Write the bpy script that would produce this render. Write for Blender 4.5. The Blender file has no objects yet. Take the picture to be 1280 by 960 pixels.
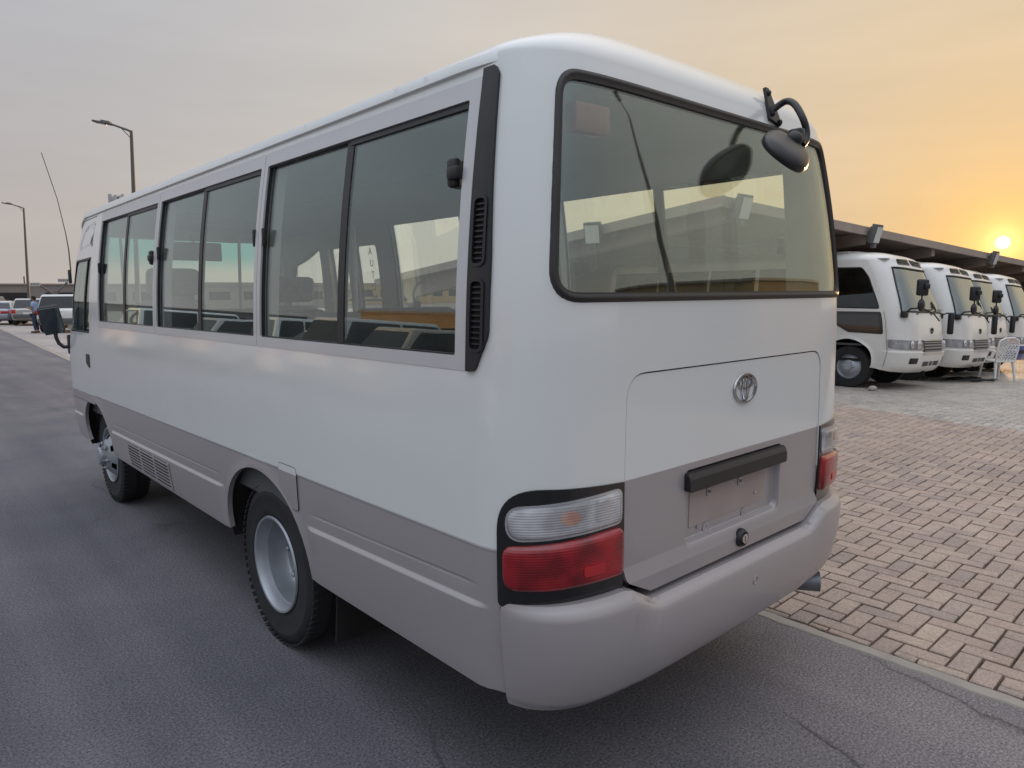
import bpy, bmesh, math, random
import numpy as np
from mathutils import Vector, Matrix, Quaternion
from mathutils.geometry import delaunay_2d_cdt

random.seed(7)
rng = np.random.default_rng(7)
S = bpy.context.scene
COL = S.collection
rad = math.radians

# ------------------------------------------------------------------ camera
CAM = np.array([-2.277, -1.315, 1.645])
YAW, PITCH, ROLL, FPX = 0.734, -0.126, -0.008, 887.0
_cy, _sy, _cp, _sp = math.cos(YAW), math.sin(YAW), math.cos(PITCH), math.sin(PITCH)
_f = Vector((_sy * _cp, _cy * _cp, _sp))
_r = Vector((_cy, -_sy, 0))
_u = _r.cross(_f)
_R = math.cos(ROLL) * _r + math.sin(ROLL) * _u
_U = -math.sin(ROLL) * _r + math.cos(ROLL) * _u
cam = bpy.data.cameras.new('camera')
co = bpy.data.objects.new('camera', cam)
COL.objects.link(co)
_m = Matrix((_R, _U, -_f)).transposed().to_4x4()
_m.translation = Vector(CAM)
co.matrix_world = _m
cam.sensor_width = 36
cam.lens = FPX / 1280 * 36
cam.clip_start = 0.05
cam.clip_end = 4000
S.camera = co

# ------------------------------------------------------------------ sky and sun
SUN_AZ, SUN_EL = rad(76.35), rad(3.1)
SUN_DIR = Vector((math.sin(SUN_AZ) * math.cos(SUN_EL), math.cos(SUN_AZ) * math.cos(SUN_EL), math.sin(SUN_EL)))
S.view_settings.view_transform = 'Standard'
S.view_settings.look = 'None'
S.view_settings.gamma = 1
S.view_settings.exposure = 0.0


def build_world():
    w = bpy.data.worlds.new('World')
    S.world = w
    w.use_nodes = True
    nt = w.node_tree
    N, L = nt.nodes, nt.links
    bg = N['Background']

    def math_(op, a, b=None, clamp=False):
        n = N.new('ShaderNodeMath')
        n.operation = op
        n.use_clamp = clamp
        for i, v in enumerate((a, b)):
            if v is None:
                continue
            if isinstance(v, (int, float)):
                n.inputs[i].default_value = v
            else:
                L.new(v, n.inputs[i])
        return n.outputs[0]

    def ramp(fac, stops, interp='B_SPLINE'):
        n = N.new('ShaderNodeValToRGB')
        n.color_ramp.interpolation = interp
        e = n.color_ramp.elements
        while len(e) > 1:
            e.remove(e[-1])
        e[0].position, e[0].color = stops[0][0], (*stops[0][1], 1)
        for p, c in stops[1:]:
            k = e.new(p)
            k.color = (*c, 1)
        L.new(fac, n.inputs[0])
        return n.outputs[0]

    def mix(mode, fac, a, b):
        n = N.new('ShaderNodeMix')
        n.data_type = 'RGBA'
        n.blend_type = mode
        n.clamp_factor = False
        for i, v in ((0, fac), (6, a), (7, b)):
            if isinstance(v, (int, float)):
                n.inputs[i].default_value = v
            elif isinstance(v, tuple):
                n.inputs[i].default_value = (*v, 1)
            else:
                L.new(v, n.inputs[i])
        return n.outputs[2]

    tc = N.new('ShaderNodeTexCoord')
    nrm = N.new('ShaderNodeVectorMath')
    nrm.operation = 'NORMALIZE'
    L.new(tc.outputs['Generated'], nrm.inputs[0])
    dot = N.new('ShaderNodeVectorMath')
    dot.operation = 'DOT_PRODUCT'
    L.new(nrm.outputs[0], dot.inputs[0])
    dot.inputs[1].default_value = SUN_DIR
    sep = N.new('ShaderNodeSeparateXYZ')
    L.new(nrm.outputs[0], sep.inputs[0])
    gam = math_('ARCCOSINE', math_('MINIMUM', math_('MAXIMUM', dot.outputs['Value'], -1.0), 1.0))
    g = math_('DIVIDE', gam, math.pi)
    # hazy evening air: colour by the angle from the sun, low down and high up
    low = ramp(g, [(0, (.92, .55, .19)), (.03, (.84, .57, .28)), (.07, (.74, .57, .37)), (.14, (.68, .565, .43)),
                   (.24, (.63, .575, .51)), (.34, (.52, .465, .425)), (.5, (.46, .42, .41)), (1, (.46, .44, .47))])
    high = ramp(g, [(0, (.92, .62, .32)), (.07, (.77, .62, .42)), (.14, (.68, .575, .46)), (.24, (.62, .595, .565)), (.40, (.425, .44, .495)),
                    (.55, (.52, .56, .62)), (1, (.56, .62, .70))])
    el = N.new('ShaderNodeMapRange')
    el.interpolation_type = 'SMOOTHSTEP'
    el.inputs[1].default_value = 0.0
    el.inputs[2].default_value = 0.42
    L.new(sep.outputs[2], el.inputs[0])
    haze = mix('MIX', el.outputs[0], low, high)
    # the soft glow round the sun and its veiled disc
    deg = math_('MULTIPLY', gam, 180 / math.pi)
    halo = math_('EXPONENT', math_('MULTIPLY', deg, -0.55))
    glow = mix('MULTIPLY', 1.0, (.62, .36, .05), halo)
    core = mix('MULTIPLY', 1.0, (1.5, 1.0, .38), math_('EXPONENT', math_('MULTIPLY', deg, -1.9)))
    glow2 = mix('MULTIPLY', 1.0, (.08, .03, .0), math_('EXPONENT', math_('MULTIPLY', deg, -0.13)))
    disc = N.new('ShaderNodeMapRange')
    disc.inputs[1].default_value = 0.42
    disc.inputs[2].default_value = 0.28
    disc.inputs[3].default_value = 0
    disc.inputs[4].default_value = 1
    L.new(deg, disc.inputs[0])
    discc = mix('MULTIPLY', 1.0, (9.0, 7.6, 4.2), disc.outputs[0])
    sk = N.new('ShaderNodeTexSky')
    sk.sky_type = 'NISHITA'
    sk.sun_disc = False
    sk.sun_elevation = SUN_EL
    sk.sun_rotation = SUN_AZ
    sk.dust_density = 6
    # faint long streaks of high cloud
    mp = N.new('ShaderNodeMapping')
    mp.inputs['Scale'].default_value = (1.2, 1.2, 9)
    L.new(nrm.outputs[0], mp.inputs[0])
    nz = N.new('ShaderNodeTexNoise')
    nz.inputs['Scale'].default_value = 2.2
    nz.inputs['Detail'].default_value = 5
    L.new(mp.outputs[0], nz.inputs['Vector'])
    streak = N.new('ShaderNodeMapRange')
    streak.inputs[1].default_value = 0.3
    streak.inputs[2].default_value = 0.75
    streak.inputs[3].default_value = 0.955
    streak.inputs[4].default_value = 1.045
    L.new(nz.outputs[0], streak.inputs[0])
    c = mix('MULTIPLY', 1.0, haze, streak.outputs[0])
    # sky brightened towards the zenith, above the frame, to light ground and bus
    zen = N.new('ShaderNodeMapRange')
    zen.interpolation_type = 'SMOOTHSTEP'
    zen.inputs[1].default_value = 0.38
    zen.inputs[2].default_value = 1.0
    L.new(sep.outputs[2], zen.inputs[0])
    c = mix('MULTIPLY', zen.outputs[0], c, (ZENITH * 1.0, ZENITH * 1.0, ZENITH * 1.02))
    c = mix('ADD', 1.0, c, glow)
    c = mix('ADD', 1.0, c, glow2)
    c = mix('ADD', 1.0, c, core)
    c = mix('ADD', 1.0, c, discc)
    nish = mix('MULTIPLY', 1.0, sk.outputs[0], (.06, .06, .06))
    c = mix('ADD', 0.02, c, nish)
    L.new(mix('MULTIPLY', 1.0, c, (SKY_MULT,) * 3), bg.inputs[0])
    bg.inputs[1].default_value = 1.0


SKY_MULT = 1.0
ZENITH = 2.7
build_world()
sun = bpy.data.lights.new('sun', 'SUN')
sun.energy = 3.0
sun.color = (1.0, .62, .30)
sun.angle = rad(2.0)
so = bpy.data.objects.new('sun', sun)
COL.objects.link(so)
so.rotation_euler = (-SUN_DIR).to_track_quat('-Z', 'Y').to_euler()

try:
    S.cycles.max_bounces = 10
    S.cycles.transparent_max_bounces = 32
    S.cycles.glossy_bounces = 4
    S.cycles.diffuse_bounces = 4
    S.cycles.caustics_reflective = False
    S.cycles.caustics_refractive = False
    S.cycles.use_denoising = True
except Exception:
    pass


# ------------------------------------------------------------------ materials
MATS = {}


def _nodes(name):
    m = bpy.data.materials.new(name)
    m.use_nodes = True
    nt = m.node_tree
    return m, nt, nt.nodes, nt.links, nt.nodes['Principled BSDF']


def M(name, col, rough=.5, metal=0.0, coat=0.0, var=.08, scale=3.0, bump=0.0, bscale=60, rvar=.08, spec=.5, coords='Object', dirt=0.0, detail=6):
    """Procedural paint / plastic / metal / concrete with colour, roughness and relief noise."""
    m, nt, N, L, b = _nodes(name)
    tc = N.new('ShaderNodeTexCoord')
    nz = N.new('ShaderNodeTexNoise')
    nz.inputs['Scale'].default_value = scale
    nz.inputs['Detail'].default_value = detail
    nz.inputs['Roughness'].default_value = .6
    L.new(tc.outputs[coords], nz.inputs['Vector'])
    rp = N.new('ShaderNodeValToRGB')
    e = rp.color_ramp.elements
    e[0].position, e[1].position = .3, .7
    e[0].color = (*[c * (1 - var) for c in col], 1)
    e[1].color = (*[min(1, c * (1 + var)) for c in col], 1)
    L.new(nz.outputs[0], rp.inputs[0])
    out = rp.outputs[0]
    if dirt:
        n2 = N.new('ShaderNodeTexNoise')
        n2.inputs['Scale'].default_value = 1.1
        n2.inputs['Detail'].default_value = 8
        n2.inputs['Distortion'].default_value = .6
        L.new(tc.outputs[coords], n2.inputs['Vector'])
        mr0 = N.new('ShaderNodeMapRange')
        mr0.inputs[1].default_value, mr0.inputs[2].default_value = .48, .75
        mr0.inputs[3].default_value, mr0.inputs[4].default_value = 0, dirt
        L.new(n2.outputs[0], mr0.inputs[0])
        mx = N.new('ShaderNodeMix')
        mx.data_type = 'RGBA'
        L.new(mr0.outputs[0], mx.inputs[0])
        L.new(out, mx.inputs[6])
        mx.inputs[7].default_value = (.30, .26, .21, 1)
        out = mx.outputs[2]
    L.new(out, b.inputs['Base Color'])
    mr = N.new('ShaderNodeMapRange')
    mr.inputs[3].default_value = max(.02, rough - rvar)
    mr.inputs[4].default_value = min(1, rough + rvar)
    L.new(nz.outputs[0], mr.inputs[0])
    L.new(mr.outputs[0], b.inputs['Roughness'])
    b.inputs['Metallic'].default_value = metal
    b.inputs['Coat Weight'].default_value = coat
    b.inputs['Coat Roughness'].default_value = .06
    b.inputs['Specular IOR Level'].default_value = spec
    if bump:
        n3 = N.new('ShaderNodeTexNoise')
        n3.inputs['Scale'].default_value = bscale
        n3.inputs['Detail'].default_value = 4
        L.new(tc.outputs[coords], n3.inputs['Vector'])
        bp = N.new('ShaderNodeBump')
        bp.inputs['Strength'].default_value = 1
        bp.inputs['Distance'].default_value = bump
        L.new(n3.outputs[0], bp.inputs['Height'])
        L.new(bp.outputs[0], b.inputs['Normal'])
    MATS[name] = m
    return m


def glass(name, tint, rough=0.0, f0=.045, band=None):
    """Window glass: coloured transmission and a mirror-like reflection that grows at grazing angles (same from both faces).
    band = (z0, z1, colour): a dyed shade band between two object heights."""
    m, nt, N, L, b = _nodes(name)
    N.remove(b)
    out = N['Material Output']
    tr = N.new('ShaderNodeBsdfTransparent')
    tr.inputs[0].default_value = (*tint, 1)
    gl = N.new('ShaderNodeBsdfGlossy')
    gl.inputs['Roughness'].default_value = rough
    gl.inputs['Color'].default_value = (.90, 1, 1, 1)
    lw = N.new('ShaderNodeLayerWeight')
    lw.inputs[0].default_value = .5
    pw = N.new('ShaderNodeMath')
    pw.operation = 'POWER'
    pw.inputs[1].default_value = 5
    L.new(lw.outputs['Facing'], pw.inputs[0])
    ma = N.new('ShaderNodeMath')
    ma.operation = 'MULTIPLY_ADD'
    ma.inputs[1].default_value = 1 - f0
    ma.inputs[2].default_value = f0
    L.new(pw.outputs[0], ma.inputs[0])
    # dust film: a little diffuse
    tc = N.new('ShaderNodeTexCoord')
    nz = N.new('ShaderNodeTexNoise')
    nz.inputs['Scale'].default_value = 3
    nz.inputs['Detail'].default_value = 9
    L.new(tc.outputs['Object'], nz.inputs['Vector'])
    mr = N.new('ShaderNodeMapRange')
    mr.inputs[1].default_value, mr.inputs[2].default_value = .35, .8
    mr.inputs[3].default_value, mr.inputs[4].default_value = .006, .030
    L.new(nz.outputs[0], mr.inputs[0])
    df = N.new('ShaderNodeBsdfDiffuse')
    df.inputs[0].default_value = (.55, .53, .48, 1)
    m0 = N.new('ShaderNodeMixShader')
    L.new(mr.outputs[0], m0.inputs[0])
    L.new(tr.outputs[0], m0.inputs[1])
    L.new(df.outputs[0], m0.inputs[2])
    mx = N.new('ShaderNodeMixShader')
    L.new(ma.outputs[0], mx.inputs[0])
    L.new(m0.outputs[0], mx.inputs[1])
    L.new(gl.outputs[0], mx.inputs[2])
    L.new(mx.outputs[0], out.inputs[0])
    if band:
        sp = N.new('ShaderNodeSeparateXYZ')
        L.new(tc.outputs['Object'], sp.inputs[0])
        r = N.new('ShaderNodeMapRange')
        r.interpolation_type = 'SMOOTHSTEP'
        r.inputs[1].default_value, r.inputs[2].default_value = band[0], band[1]
        L.new(sp.outputs[2], r.inputs[0])
        mc = N.new('ShaderNodeMix')
        mc.data_type = 'RGBA'
        L.new(r.outputs[0], mc.inputs[0])
        mc.inputs[6].default_value = (*tint, 1)
        mc.inputs[7].default_value = (*band[2], 1)
        L.new(mc.outputs[2], tr.inputs[0])
    MATS[name] = m
    return m


def lens(name, col, alpha, rib=260, axis=2, rough=.12, bump=.45):
    """Ribbed lamp lens: tinted clear plastic."""
    m, nt, N, L, b = _nodes(name)
    tc = N.new('ShaderNodeTexCoord')
    nz = N.new('ShaderNodeTexNoise')
    nz.inputs['Scale'].default_value = 9
    L.new(tc.outputs['Object'], nz.inputs['Vector'])
    rp = N.new('ShaderNodeValToRGB')
    e = rp.color_ramp.elements
    e[0].position, e[1].position = .38, .62
    e[0].color = (*[c * .55 for c in col], 1)
    e[1].color = (*[min(1, c * 1.25) for c in col], 1)
    L.new(nz.outputs[0], rp.inputs[0])
    L.new(rp.outputs[0], b.inputs['Base Color'])
    sp = N.new('ShaderNodeSeparateXYZ')
    L.new(tc.outputs['Object'], sp.inputs[0])
    ml = N.new('ShaderNodeMath')
    ml.operation = 'MULTIPLY'
    ml.inputs[1].default_value = rib * math.pi
    L.new(sp.outputs[axis], ml.inputs[0])
    sn = N.new('ShaderNodeMath')
    sn.operation = 'SINE'
    L.new(ml.outputs[0], sn.inputs[0])
    bp = N.new('ShaderNodeBump')
    bp.inputs['Distance'].default_value = .0012
    bp.inputs['Strength'].default_value = bump
    L.new(sn.outputs[0], bp.inputs['Height'])
    L.new(bp.outputs[0], b.inputs['Normal'])
    b.inputs['Roughness'].default_value = rough
    b.inputs['Coat Weight'].default_value = .6
    b.inputs['Coat Roughness'].default_value = .03
    b.inputs['Alpha'].default_value = alpha
    MATS[name] = m
    return m


def ground_mat(name, cols, scale, bump, bscale, rough=.9, speck=0, wear=False):
    m, nt, N, L, b = _nodes(name)
    tc = N.new('ShaderNodeTexCoord')

    def noise(sc, det=6, dis=0.0, ro=.6):
        n = N.new('ShaderNodeTexNoise')
        n.inputs['Scale'].default_value = sc
        n.inputs['Detail'].default_value = det
        n.inputs['Distortion'].default_value = dis
        n.inputs['Roughness'].default_value = ro
        L.new(tc.outputs['Object'], n.inputs['Vector'])
        return n.outputs[0]

    def rampf(f, a, b_, pa=.35, pb=.65):
        rp = N.new('ShaderNodeValToRGB')
        e = rp.color_ramp.elements
        e[0].position, e[1].position = pa, pb
        e[0].color, e[1].color = (*a, 1), (*b_, 1)
        L.new(f, rp.inputs[0])
        return rp.outputs[0]

    def mixc(mode, fac, a, b_):
        n = N.new('ShaderNodeMix')
        n.data_type = 'RGBA'
        n.blend_type = mode
        n.inputs[0].default_value = fac
        L.new(a, n.inputs[6])
        L.new(b_, n.inputs[7])
        return n.outputs[2]
    c = rampf(noise(scale, 8, .4), cols[0], cols[1])
    big = rampf(noise(scale * .22, 5, 1.2), (.80, .80, .82), (1.12, 1.10, 1.07), .3, .7)
    c = mixc('MULTIPLY', 1, c, big)
    if speck:
        grain = rampf(noise(speck, 3, 0, .8), (.42, .42, .44), (1.62, 1.60, 1.57), .34, .66)
        c = mixc('MULTIPLY', 1, c, grain)
        vo = N.new('ShaderNodeTexVoronoi')
        vo.inputs['Scale'].default_value = speck * .8
        L.new(tc.outputs['Object'], vo.inputs['Vector'])
        st = rampf(vo.outputs['Distance'], (2.0, 1.95, 1.9), (1, 1, 1), .10, .24)
        c = mixc('MULTIPLY', .6, c, st)
    # oily or rusty patches
    pt = rampf(noise(scale * .9, 6, 1.6), (1, 1, 1), (.78, .70, .63), .62, .74)
    c = mixc('MULTIPLY', .6, c, pt)
    if wear:
        # fine wandering cracks, old oil drips, faint tyre scuffs along the road, pale dust with painted-in brightening by the edging
        mp = N.new('ShaderNodeMapping')
        mp.inputs['Scale'].default_value = (.42, .23, 1)
        L.new(tc.outputs['Object'], mp.inputs[0])
        wn = N.new('ShaderNodeTexNoise')
        wn.inputs['Scale'].default_value = 2.6
        wn.inputs['Detail'].default_value = 8
        L.new(mp.outputs[0], wn.inputs['Vector'])
        wm = N.new('ShaderNodeMix')
        wm.data_type = 'RGBA'
        wm.inputs[0].default_value = .22
        L.new(mp.outputs[0], wm.inputs[6])
        L.new(wn.outputs['Color'], wm.inputs[7])
        cv = N.new('ShaderNodeTexVoronoi')
        cv.feature = 'DISTANCE_TO_EDGE'
        cv.inputs['Scale'].default_value = 1.3
        L.new(wm.outputs[2], cv.inputs['Vector'])
        crack = rampf(cv.outputs['Distance'], (.45, .45, .46), (1, 1, 1), .0012, .0045)
        gate = rampf(noise(.35, 3), (0, 0, 0), (1, 1, 1), .47, .56)
        n_ = N.new('ShaderNodeMix')
        n_.data_type = 'RGBA'
        n_.blend_type = 'MULTIPLY'
        L.new(gate, n_.inputs[0])
        L.new(c, n_.inputs[6])
        L.new(crack, n_.inputs[7])
        c = n_.outputs[2]
        dv = N.new('ShaderNodeTexVoronoi')
        dv.inputs['Scale'].default_value = 1.1
        dv.inputs['Randomness'].default_value = 1
        L.new(tc.outputs['Object'], dv.inputs['Vector'])
        c = mixc('MULTIPLY', .8, c, rampf(dv.outputs['Distance'], (.45, .42, .40), (1, 1, 1), .012, .05))
        mp2 = N.new('ShaderNodeMapping')
        mp2.inputs['Scale'].default_value = (2.6, .10, 1)
        mp2.inputs['Rotation'].default_value = (0, 0, .05)
        L.new(tc.outputs['Object'], mp2.inputs[0])
        tn = N.new('ShaderNodeTexNoise')
        tn.inputs['Scale'].default_value = 1.0
        tn.inputs['Detail'].default_value = 5
        L.new(mp2.outputs[0], tn.inputs['Vector'])
        c = mixc('MULTIPLY', .75, c, rampf(tn.outputs[0], (.80, .80, .81), (1.16, 1.15, 1.13), .35, .66))
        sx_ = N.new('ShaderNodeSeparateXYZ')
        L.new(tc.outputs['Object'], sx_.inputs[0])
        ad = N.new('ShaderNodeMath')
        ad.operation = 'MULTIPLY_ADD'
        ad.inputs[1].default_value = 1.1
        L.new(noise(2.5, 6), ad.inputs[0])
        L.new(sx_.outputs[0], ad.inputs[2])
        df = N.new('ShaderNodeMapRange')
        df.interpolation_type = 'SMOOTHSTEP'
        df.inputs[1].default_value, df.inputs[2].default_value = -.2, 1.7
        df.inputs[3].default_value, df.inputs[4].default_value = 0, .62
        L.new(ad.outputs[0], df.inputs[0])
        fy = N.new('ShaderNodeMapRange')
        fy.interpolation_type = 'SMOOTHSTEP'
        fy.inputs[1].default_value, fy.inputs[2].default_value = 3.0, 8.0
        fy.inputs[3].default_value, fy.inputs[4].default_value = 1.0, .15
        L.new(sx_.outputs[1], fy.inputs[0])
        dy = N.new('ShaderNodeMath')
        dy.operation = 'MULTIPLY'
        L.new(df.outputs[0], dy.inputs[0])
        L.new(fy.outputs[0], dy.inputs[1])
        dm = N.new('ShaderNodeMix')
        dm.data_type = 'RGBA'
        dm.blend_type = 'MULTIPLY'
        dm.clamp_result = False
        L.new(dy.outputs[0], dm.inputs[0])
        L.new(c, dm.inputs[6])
        dm.inputs[7].default_value = (2.5, 2.15, 1.85, 1)  # dust tint, pushed paler to lighten asphalt shaded beside the bus
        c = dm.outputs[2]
    L.new(c, b.inputs['Base Color'])
    b.inputs['Roughness'].default_value = rough
    b.inputs['Specular IOR Level'].default_value = .35
    bp = N.new('ShaderNodeBump')
    bp.inputs['Distance'].default_value = bump
    bp.inputs['Strength'].default_value = 1
    L.new(noise(bscale, 4, 0, .7), bp.inputs['Height'])
    L.new(bp.outputs[0], b.inputs['Normal'])
    MATS[name] = m
    return m


def brick_mat(name, stops):
    m, nt, N, L, b = _nodes(name)
    at = N.new('ShaderNodeAttribute')
    at.attribute_name = 'rnd'
    oi = N.new('ShaderNodeObjectInfo')
    ad = N.new('ShaderNodeMath')
    ad.operation = 'ADD'
    L.new(at.outputs['Fac'], ad.inputs[0])
    L.new(oi.outputs['Random'], ad.inputs[1])
    fr = N.new('ShaderNodeMath')
    fr.operation = 'FRACT'
    L.new(ad.outputs[0], fr.inputs[0])
    rp = N.new('ShaderNodeValToRGB')
    e = rp.color_ramp.elements
    while len(e) > 1:
        e.remove(e[-1])
    e[0].position, e[0].color = 0, (*stops[0], 1)
    for i, c in enumerate(stops[1:]):
        k = e.new((i + 1) / (len(stops) - 1))
        k.color = (*c, 1)
    L.new(fr.outputs[0], rp.inputs[0])
    ge = N.new('ShaderNodeNewGeometry')
    col = rp.outputs[0]
    for sc, lo, hi, d in ((90, .72, 1.28, 3), (2.2, .86, 1.12, 6), (.45, .84, 1.12, 4)):
        nz = N.new('ShaderNodeTexNoise')
        nz.inputs['Scale'].default_value = sc
        nz.inputs['Detail'].default_value = d
        nz.inputs['Roughness'].default_value = .7
        L.new(ge.outputs['Position'], nz.inputs['Vector'])
        mr = N.new('ShaderNodeMapRange')
        mr.inputs[1].default_value, mr.inputs[2].default_value = .3, .7
        mr.inputs[3].default_value, mr.inputs[4].default_value = lo, hi
        L.new(nz.outputs[0], mr.inputs[0])
        mx = N.new('ShaderNodeMix')
        mx.data_type = 'RGBA'
        mx.blend_type = 'MULTIPLY'
        mx.inputs[0].default_value = 1
        L.new(col, mx.inputs[6])
        L.new(mr.outputs[0], mx.inputs[7])
        col = mx.outputs[2]
        if sc == 90:
            bp = N.new('ShaderNodeBump')
            bp.inputs['Distance'].default_value = .0022
            L.new(nz.outputs[0], bp.inputs['Height'])
            L.new(bp.outputs[0], b.inputs['Normal'])
    L.new(col, b.inputs['Base Color'])
    b.inputs['Roughness'].default_value = .82
    MATS[name] = m
    return m


M('white_paint', (.765, .785, .770), .22, coat=.8, var=.012, scale=1.2, rvar=.03, detail=2, bump=.0022, bscale=2.4)
M('grey_paint', (.385, .355, .358), .34, metal=.12, coat=.45, var=.015, scale=1.4, rvar=.03, detail=2)
M('white_bus', (.78, .77, .73), .25, coat=.5, var=.03, scale=2)
M('white_bus_nose', (.78, .77, .73), .25, coat=.5, var=.03, scale=2)
M('blue_paint', (.06, .10, .36), .3, coat=.5)
M('alloy_frame', (.60, .60, .61), .36, metal=.15, coat=.2, var=.02, detail=2)
M('slot_black', (.006, .006, .007), .8)
M('bench_cloth', (.045, .047, .052), .9, var=.2, scale=30)
M('black_trim', (.016, .016, .019), .42, var=.2, bump=.0004, bscale=300)
M('black_gloss', (.008, .008, .010), .18, coat=.6, var=.1)
M('rubber', (.030, .027, .025), .5, var=.25, scale=8)
M('tyre_rubber', (.022, .022, .024), .78, var=.25, scale=14, bump=.0006, bscale=120)
M('steel_wheel', (.40, .43, .47), .42, metal=.55, var=.12, scale=9, dirt=.25)
M('chrome', (.62, .62, .64), .14, metal=1.0, var=.03)
M('dark_metal', (.05, .048, .047), .6, metal=.4, var=.2, scale=10)
M('exhaust_metal', (.19, .20, .22), .40, metal=.6, var=.2, scale=12)
M('underbody', (.018, .017, .017), .9, var=.3)
M('liner', (.50, .50, .49), .75, var=.05)
M('liner_dark', (.10, .104, .11), .8, var=.08)
M('ceiling', (.44, .47, .49), .8, var=.05)
M('seat_cloth', (.30, .30, .31), .9, var=.15, scale=30)
M('seat_red', (.42, .10, .07), .9, var=.15, scale=30)
M('plate_primer', (.40, .335, .31), .55, var=.08, scale=5)
M('orange_bulb', (.75, .22, .05), .35)
M('amber', (.8, .22, .03), .3, coat=.4)
M('reflector', (.62, .63, .66), .22, metal=.7, var=.1, scale=20)
M('lamp_back', (.26, .26, .27), .3, metal=.5, var=.3, scale=25)
M('mirror_glass', (.17, .21, .22), .03, metal=1.0, var=.02, rvar=.01)
M('brake_lamp_red', (.20, .055, .055), .35, coat=.4)
M('red_plain', (.50, .02, .025), .25, coat=.5)
lens('red_lens', (.30, .008, .014), 1.0, bump=.22)
lens('clear_lens', (.80, .80, .82), .42)
lens('head_lens', (.90, .90, .92), .22, rib=40, axis=0, bump=.1)
glass('side_glass', (.962, .990, .975), f0=.085)
glass('rear_glass', (.972, 1.0, .930), f0=.11)
glass('shield_glass', (.84, .91, .82), band=(1.86, 2.06, (.30, .72, .66)))
glass('dark_glass', (.30, .33, .33), f0=.06)
M('concrete', (.33, .295, .255), .9, var=.12, scale=6, bump=.002, bscale=60)
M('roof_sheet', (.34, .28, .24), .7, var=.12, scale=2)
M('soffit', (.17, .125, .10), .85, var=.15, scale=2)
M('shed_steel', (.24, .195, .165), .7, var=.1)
M('pole_steel', (.13, .125, .12), .6, metal=.3, var=.15)
M('far_wall', (.235, .205, .19), .9, var=.08, scale=.5)
M('tan_wall', (.42, .27, .12), .9, var=.1, scale=.6)
M('shop_wall', (.33, .31, .28), .9, var=.1, scale=.6)
M('sign_board', (.42, .42, .42), .6)
M('plastic_white', (.78, .78, .77), .42, var=.03)
M('stone', (.42, .38, .33), .9, var=.2, scale=20, bump=.01, bscale=30)
M('cable_black', (.015, .015, .015), .6)
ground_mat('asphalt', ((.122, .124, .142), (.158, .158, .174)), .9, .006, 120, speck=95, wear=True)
ground_mat('far_pave', ((.30, .285, .28), (.38, .36, .35)), 1.2, .002, 60, speck=60)
ground_mat('earth', ((.16, .145, .135), (.20, .185, .17)), .3, .01, 20)
ground_mat('joint_sand', ((.075, .07, .068), (.12, .11, .10)), 6, .004, 120)
brick_mat('brick_red', [(.365, .280, .228), (.39, .295, .24), (.41, .325, .26), (.34, .262, .222), (.43, .342, .27), (.375, .288, .238), (.315, .25, .218)])
brick_mat('brick_grey', [(.37, .335, .295), (.43, .385, .33), (.34, .31, .28), (.46, .41, .35), (.39, .35, .315)])


# ------------------------------------------------------------------ helpers
def mesh(name, verts, faces, mat=None, parent=None, smooth=None, mats=None, midx=None, loc=None):
    me = bpy.data.meshes.new(name)
    me.from_pydata([tuple(map(float, v)) for v in verts], [], [tuple(map(int, f)) for f in faces])
    for m in (mats or ([mat] if mat else [])):
        me.materials.append(MATS[m])
    if midx is not None:
        me.polygons.foreach_set('material_index', np.asarray(midx, dtype=np.int32))
    if smooth is not None:
        me.polygons.foreach_set('use_smooth', np.ones(len(me.polygons), dtype=bool))
        me.set_sharp_from_angle(angle=rad(smooth))
    me.update()
    o = bpy.data.objects.new(name, me)
    COL.objects.link(o)
    if parent:
        o.parent = parent
    if loc is not None:
        o.location = loc
    return o


def tag(o, label, cat, group=None):
    o['label'] = label
    o['category'] = cat
    if group:
        o['group'] = group
    return o


def thing(name, label, cat, loc=(0, 0, 0), rotz=0.0, group=None):
    o = bpy.data.objects.new(name, None)
    COL.objects.link(o)
    o.empty_display_size = .1
    o.location = loc
    o.rotation_euler = (0, 0, rotz)
    return tag(o, label, cat, group)


def struct(o, kind='structure'):
    o['kind'] = kind
    return o


def dup(o, parent=None, loc=None, rot=None, label=None):
    c = o.copy()
    COL.objects.link(c)
    if parent:
        c.parent = parent
    if loc is not None:
        c.location = loc
    if rot is not None:
        c.rotation_euler = rot
    if label:
        c['label'] = label
    for ch in list(o.children):
        dup(ch, c)
    return c


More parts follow.
